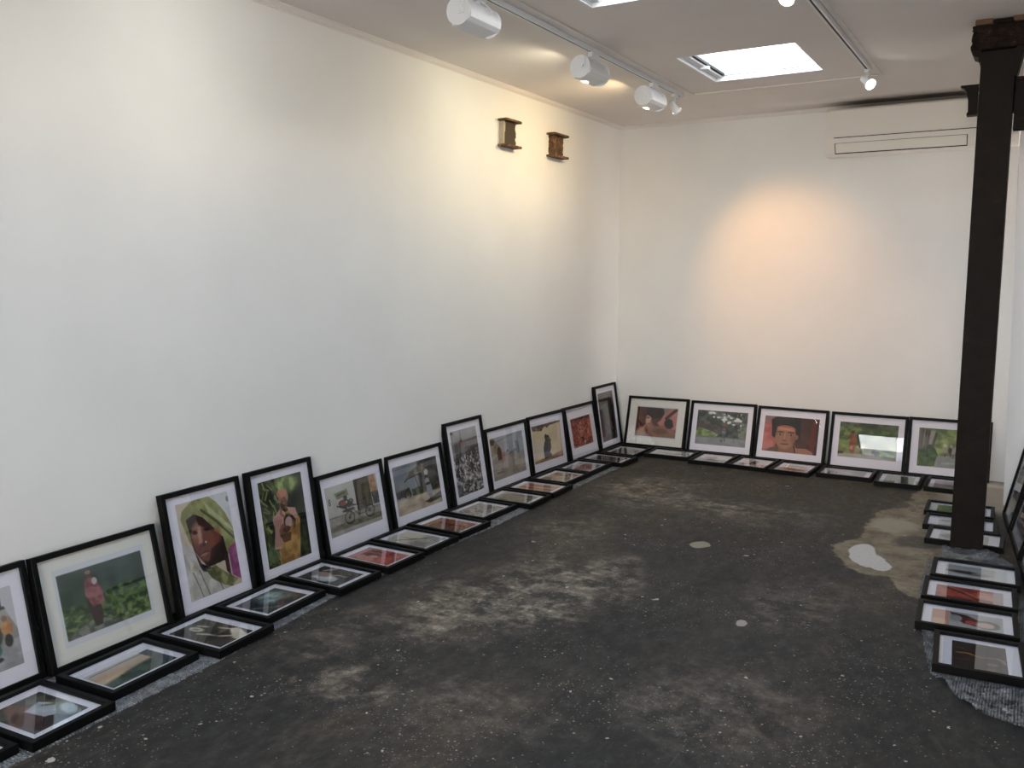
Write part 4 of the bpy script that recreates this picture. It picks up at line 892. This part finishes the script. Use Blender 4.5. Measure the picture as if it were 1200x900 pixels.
FW, FH = .372, .282
def flat(x, y, ang, w, h, face, paint, rect, label, z=0., res=64, tilt=0.):
    """face: direction the top of the picture points in ('W' to the left wall, 'N' to the back wall)"""
    if face == 'W': X, Y = Vector((0,1,0)), Vector((-1,0,0))
    else: X, Y = Vector((1,0,0)), Vector((0,1,0))
    Rm = Matrix.Rotation(rad(ang), 3, 'Z'); X = Rm @ X; Y = Rm @ Y
    p = Vector((x,y,z)) - Y*(h/2+B)
    return picture(basis(X, Y, Vector((0,0,1)), p), w, h, paint, rect, res, label, GF)
RF = (.12,.13,.88,.87); RFp = (.13,.12,.86,.88)
ZW = .0075   # thickness of the bubble wrap the left row lies on
rowL = [
 (.405,1.375,4, 0, f_shore, RF, 'flat frame showing only a corner at the bottom left of the photo'),
 (.421,1.727,4.0, 0, f_basin, RF, 'flat frame nearest the camera on the left, white cloth against dark brown print'),
 (.376,2.139,3.4, 1, f_sunset, (.07,.24,.90,.88), 'flat frame on the left, peach sunset over dark green water'),
 (.383,2.552,3.9, 0, f_ring, (.12,.10,.83,.92), 'flat frame on the left, pale ring and arms on near-black print'),
 (.327,2.963,4.3, 1, f_mist, RF, 'flat frame on the left, white mist glowing in a dark teal print'),
 (.329,3.379,.8, 0, f_baby, RF, 'flat frame on the left, baby in white beside dark grey clothing'),
 (.330,3.764,.2, 0, f_redcloth, (.14,.12,.87,.90), 'flat frame on the left with crumpled bright red cloth print'),
 (.321,4.127,-.7, 0, f_boat, (.12,.10,.90,.90), 'flat frame on the left, long dark boat on pale water'),
 (.313,4.498,-1.3, 0, f_rust, (.12,.12,.88,.90), 'flat frame on the left with rust red and brown print, deep red centre band'),
 (.291,4.903,-.8, 1, f_gravel, RF, 'flat frame on the left with pale gravelly beige print'),
 (.328,5.305,1.5, 0, f_field, RF, 'flat frame on the left with plain dull khaki print'),
 (.319,5.658,1.9, 0, f_orange, RF, 'flat frame on the left with peach print and brown upright bands'),
 (.298,6.057,-.4, 1, f_path, RF, 'flat frame on the left with sandy print and slanting grey line'),
 (.293,6.485,.4, 1, f_rose, RF, 'flat frame on the left with maroon oval on grey print'),
 (.331,6.884,-1.5, 0, f_night, RF, 'flat frame on the left with almost black print and mauve strip'),
 (.332,7.290,-1.0, 1, f_dusk, RF, 'flat frame in the far left corner of the row with brown print fading to grey'),
]
for x, y, a, ls, pf, rc, lb in rowL:
    w, h = (FW, FH) if ls else (FH, FW)
    flat(x, y, a, w, h, 'W', pf, rc, lb, z=ZW)
rowB = [
 (.712,7.425,2.0, 1, f_palegrey, 'flat frame by the back wall nearest the left corner, pale print with grey smudge'),
 (1.107,7.395,1.0, 0, f_sketch, 'flat frame by the back wall with faint mauve shapes on white print'),
 (1.455,7.390,-2.0, 0, f_pinkbaby, 'flat frame by the back wall, dark oval between pink patches on white'),
 (1.803,7.375,-2.0, 0, f_pinkland, 'flat frame by the back wall with pink red streaks and mirrored lamp glint'),
 (2.208,7.400,1.4, 1, f_greystrip, 'flat frame by the back wall with wide grey print'),
 (2.608,7.370,1.5, 0, f_lawn, 'flat frame by the back wall with green lawn print crossed by dark band'),
 (2.962,7.370,1.0, 0, f_mauve, 'flat frame by the back wall half hidden by the column, mauve brown print'),
]
for x, y, a, ls, pf, lb in rowB:
    w, h = (FW, FH) if ls else (FH, FW)
    flat(x, y, a, w, h, 'N', pf, RF, lb, res=56)
rowR = [
 (3.083,6.602,1.0, 1, f_greenfig, (.13,.16,.88,.90), 'flat frame behind the column, farthest of its row, green print with orange figure', 0),
 (3.112,6.224,1.5, 1, f_greyhills, (.16,.14,.84,.86), 'flat frame behind the column, middle of three, grey print with dark right part', 0),
 (3.160,5.893,0.0, 1, f_smoke, (.12,.14,.84,.86), 'flat frame behind the column, nearest to it, smoky grey print', 0),
 (3.253,5.184,2.0, 1, f_river, (.12,.16,.90,.90), 'flat frame in front of the column with grey river landscape', 1),
 (3.247,4.813,2.4, 1, f_scarlet, (.10,.19,.90,.90), 'flat frame on the right with folds of scarlet cloth', 1),
 (3.259,4.434,3.0, 1, f_saree, (.11,.18,.90,.90), 'flat frame on the right with red and black saree and pink shape', 1),
 (3.331,4.021,3.9, 2, f_embers, (.16,.12,.84,.935), 'flat frame nearest the camera on the right, orange glow on near-black print', 1),
]
for x, y, a, ls, pf, rc, lb, wr in rowR:
    w, h = (FW, FH) if ls == 1 else (.300,.352)
    flat(x, y, a, w, h, 'N', pf, rc, lb, z=ZW if wr else 0, res=72)

# ------------------------------------------------------------------ bubble wrap
def wrap_sheet(name, outline, step, height, m, label, group, seed):
    rn = np.random.RandomState(seed)
    xs_ = [p[0] for p in outline]; ys_ = [p[1] for p in outline]
    x0, x1, y0, y1 = min(xs_), max(xs_), min(ys_), max(ys_)
    nx, ny = int((x1-x0)/step)+1, int((y1-y0)/step)+1
    X, Y = np.meshgrid(np.linspace(x0,x1,nx+1), np.linspace(y0,y1,ny+1))
    ins = np.zeros(X.shape, bool)
    for i in range(len(outline)):
        a, b = outline[i], outline[(i+1)%len(outline)]
        if a[1] == b[1]: continue
        ins ^= ((a[1] > Y) != (b[1] > Y)) & (X < (b[0]-a[0])*(Y-a[1])/(b[1]-a[1])+a[0])
    Z = height(X, Y, rn)
    bm = bmesh.new(); V = {}
    for j in range(ny):
        for i in range(nx):
            if ins[j,i] and ins[j+1,i] and ins[j,i+1] and ins[j+1,i+1]:
                f = []
                for a, b in ((j,i),(j,i+1),(j+1,i+1),(j+1,i)):
                    if (a,b) not in V: V[(a,b)] = bm.verts.new((X[a,b],Y[a,b],float(Z[a,b])))
                    f.append(V[(a,b)])
                bm.faces.new(f)
    g = bmesh.ops.extrude_face_region(bm, geom=bm.faces[:])
    for v in g['geom']:
        if isinstance(v, bmesh.types.BMVert): v.co.z = max(.0006, v.co.z-.004)
    for v in V.values(): v.co.z = max(v.co.z, .005)
    bmesh.ops.recalc_face_normals(bm, faces=bm.faces)
    o = obj(name, bm, m, smooth=False); return tag(o, label, 'bubble wrap', group)
def vnoise(X, Y, rn, f, oct=3):
    out = 0; amp = 1
    for k in range(oct):
        g = rn.rand(64,64); x = (X*f*2**k) % 60; y = (Y*f*2**k) % 60; xi = x.astype(int); yi = y.astype(int); a = x-xi; b = y-yi
        a = a*a*(3-2*a); b = b*b*(3-2*b)
        out = out + amp*((g[yi,xi]*(1-a)+g[yi,xi+1]*a)*(1-b)+(g[yi+1,xi]*(1-a)+g[yi+1,xi+1]*a)*b); amp *= .5
    return out/1.75
GW = 'bubble wrap sheets on the floor'
def hflat(X, Y, rn): return .0062 + 0*X
edge = [(1.2,.675),(1.52,.648),(1.80,.636),(2.40,.605),(2.76,.563),(3.18,.51),(3.9,.52),(4.65,.539),(5.13,.528),(5.86,.516),(6.70,.514),(7.05,.50)]
bm = bmesh.new(); ny, nx = 420, 24; rn = random.Random(2); G = []
for j in range(ny+1):
    y = 1.2+5.85*j/ny; xe = np.interp(y, [e[0] for e in edge], [e[1] for e in edge])+.002*math.sin(y*61)
    G.append([bm.verts.new((.16+(xe-.16)*i/nx, y, .0058+.0008*math.sin(i*2.1)*math.sin(j*1.7))) for i in range(nx+1)])
for j in range(ny):
    for i in range(nx): bm.faces.new((G[j][i],G[j][i+1],G[j+1][i+1],G[j+1][i]))
g = bmesh.ops.extrude_face_region(bm, geom=bm.faces[:])
for v in g['geom']:
    if isinstance(v, bmesh.types.BMVert): v.co.z = .0008
tag(obj('bubble_wrap', bm, M_wrap), 'long flat strip of bubble wrap under the left row of flat frames', 'bubble wrap', GW)
RECTS = [(3.04,5.02,3.47,5.36),(3.03,4.64,3.46,4.98),(3.04,4.26,3.48,4.61),(3.14,3.80,3.53,4.25)]
def clear(X, Y):
    d = np.full(X.shape, 9.)
    for a, b, c_, e in RECTS:
        dx = np.maximum(np.maximum(a-X, X-c_), 0); dy = np.maximum(np.maximum(b-Y, Y-e), 0); d = np.minimum(d, np.hypot(dx, dy))
    return d
def hcr(X, Y, rn):
    n = vnoise(X, Y, rn, 11, 3); rdg = 1-np.abs(2*vnoise(X, Y, rn, 8, 2)-1)
    k = np.clip((clear(X, Y)-.015)/.08, 0, 1)
    return .006 + k*(.008+.075*np.clip(n-.3,0,1)*rdg)
out = [(3.085,4.30),(3.10,4.15),(3.125,4.0),(3.165,3.80),(3.20,3.74),(3.30,3.56),(3.36,3.47),(3.44,3.47),(3.55,3.44),(3.62,3.5),(3.57,4.3),(3.50,4.85),(3.462,4.95),(3.462,5.38),(3.0,5.38),(3.02,4.7)]
wrap_sheet('bubble_wrap', out, .006, hcr, M_wrap2, 'crumpled clear bubble wrap spilling from under the nearest right-hand frame', GW, 5)
def hpole(X, Y, rn):
    n = vnoise(X, Y, rn, 13, 3); rdg = 1-np.abs(2*vnoise(X, Y, rn, 9, 2)-1)
    k = np.clip((Y-5.385)/.10, 0, 1)
    return .006 + k*(.018+.08*np.clip(n-.25,0,1)*rdg)*np.clip((3.55-X)/.25,0,1)
out = [(3.045,5.385),(3.065,5.50),(3.05,5.585),(3.20,5.597),(3.33,5.597),(3.40,5.52),(3.44,5.45),(3.45,5.385)]
wrap_sheet('bubble_wrap', out, .006, hpole, M_wrap2, 'clear bubble wrap bunched up at the foot of the column', GW, 9)

# ------------------------------------------------------------------ daylight
world = bpy.data.worlds.new('sky'); S.world = world; world.use_nodes = True
nt = world.node_tree; bg = nt.nodes['Background']
tc = nt.nodes.new('ShaderNodeTexCoord'); sp = nt.nodes.new('ShaderNodeSeparateXYZ'); rp = nt.nodes.new('ShaderNodeValToRGB')
nt.links.new(tc.outputs['Generated'], sp.inputs[0]); nt.links.new(sp.outputs['Z'], rp.inputs[0]); nt.links.new(rp.outputs[0], bg.inputs[0])
e = rp.color_ramp.elements; e[0].position = .38; e[0].color = (1.,.93,.86,1); e[1].position = .55; e[1].color = (.30,.47,.66,1)
bg.inputs[1].default_value = 18.6
def portal(name, loc, rot, sx, sy):
    l = bpy.data.lights.new(name, 'AREA'); l.shape = 'RECTANGLE'; l.size = sx; l.size_y = sy; l.cycles.is_portal = True
    o = bpy.data.objects.new(name, l); COL.objects.link(o); o.location = loc; o.rotation_euler = rot
for i, (x0,y0,x1,y1) in enumerate(SK): portal('skylight_portal', ((x0+x1)/2,(y0+y1)/2,H+.10), (0,0,0), x1-x0, y1-y0)
portal('window_portal', ((WX0+WX1)/2, Y0-.22, (WZ0+WZ1)/2), (rad(90),0,0), WX1-WX0, WZ1-WZ0)

# ------------------------------------------------------------------ camera
yaw, pitch, roll = 0.535005, 0.121893, -0.001972
f = Vector((-math.sin(yaw)*math.cos(pitch), math.cos(yaw)*math.cos(pitch), -math.sin(pitch))); r = Vector((math.cos(yaw), math.sin(yaw), 0)); d = f.cross(r)
c_, s_ = math.cos(roll), math.sin(roll); r2 = r*c_+d*s_; d2 = -r*s_+d*c_
cam = bpy.data.cameras.new('camera'); co = bpy.data.objects.new('camera', cam); COL.objects.link(co)
co.matrix_world = basis(r2, -d2, -f, (3.4431, 0, 1.6))
cam.sensor_fit = 'HORIZONTAL'; cam.sensor_width = 36; cam.lens = 1032.47/1200*36; cam.clip_start = .02
S.camera = co
S.view_settings.view_transform = 'Standard'; S.view_settings.look = 'None'; S.view_settings.exposure = 0; S.view_settings.gamma = 1
S.view_settings.use_curve_mapping = False
S.cycles.use_denoising = True; S.cycles.max_bounces = 10; S.cycles.diffuse_bounces = 6; S.cycles.transparent_max_bounces = 16; S.cycles.glossy_bounces = 4
S.cycles.caustics_reflective = False; S.cycles.caustics_refractive = False; S.cycles.sample_clamp_indirect = 6
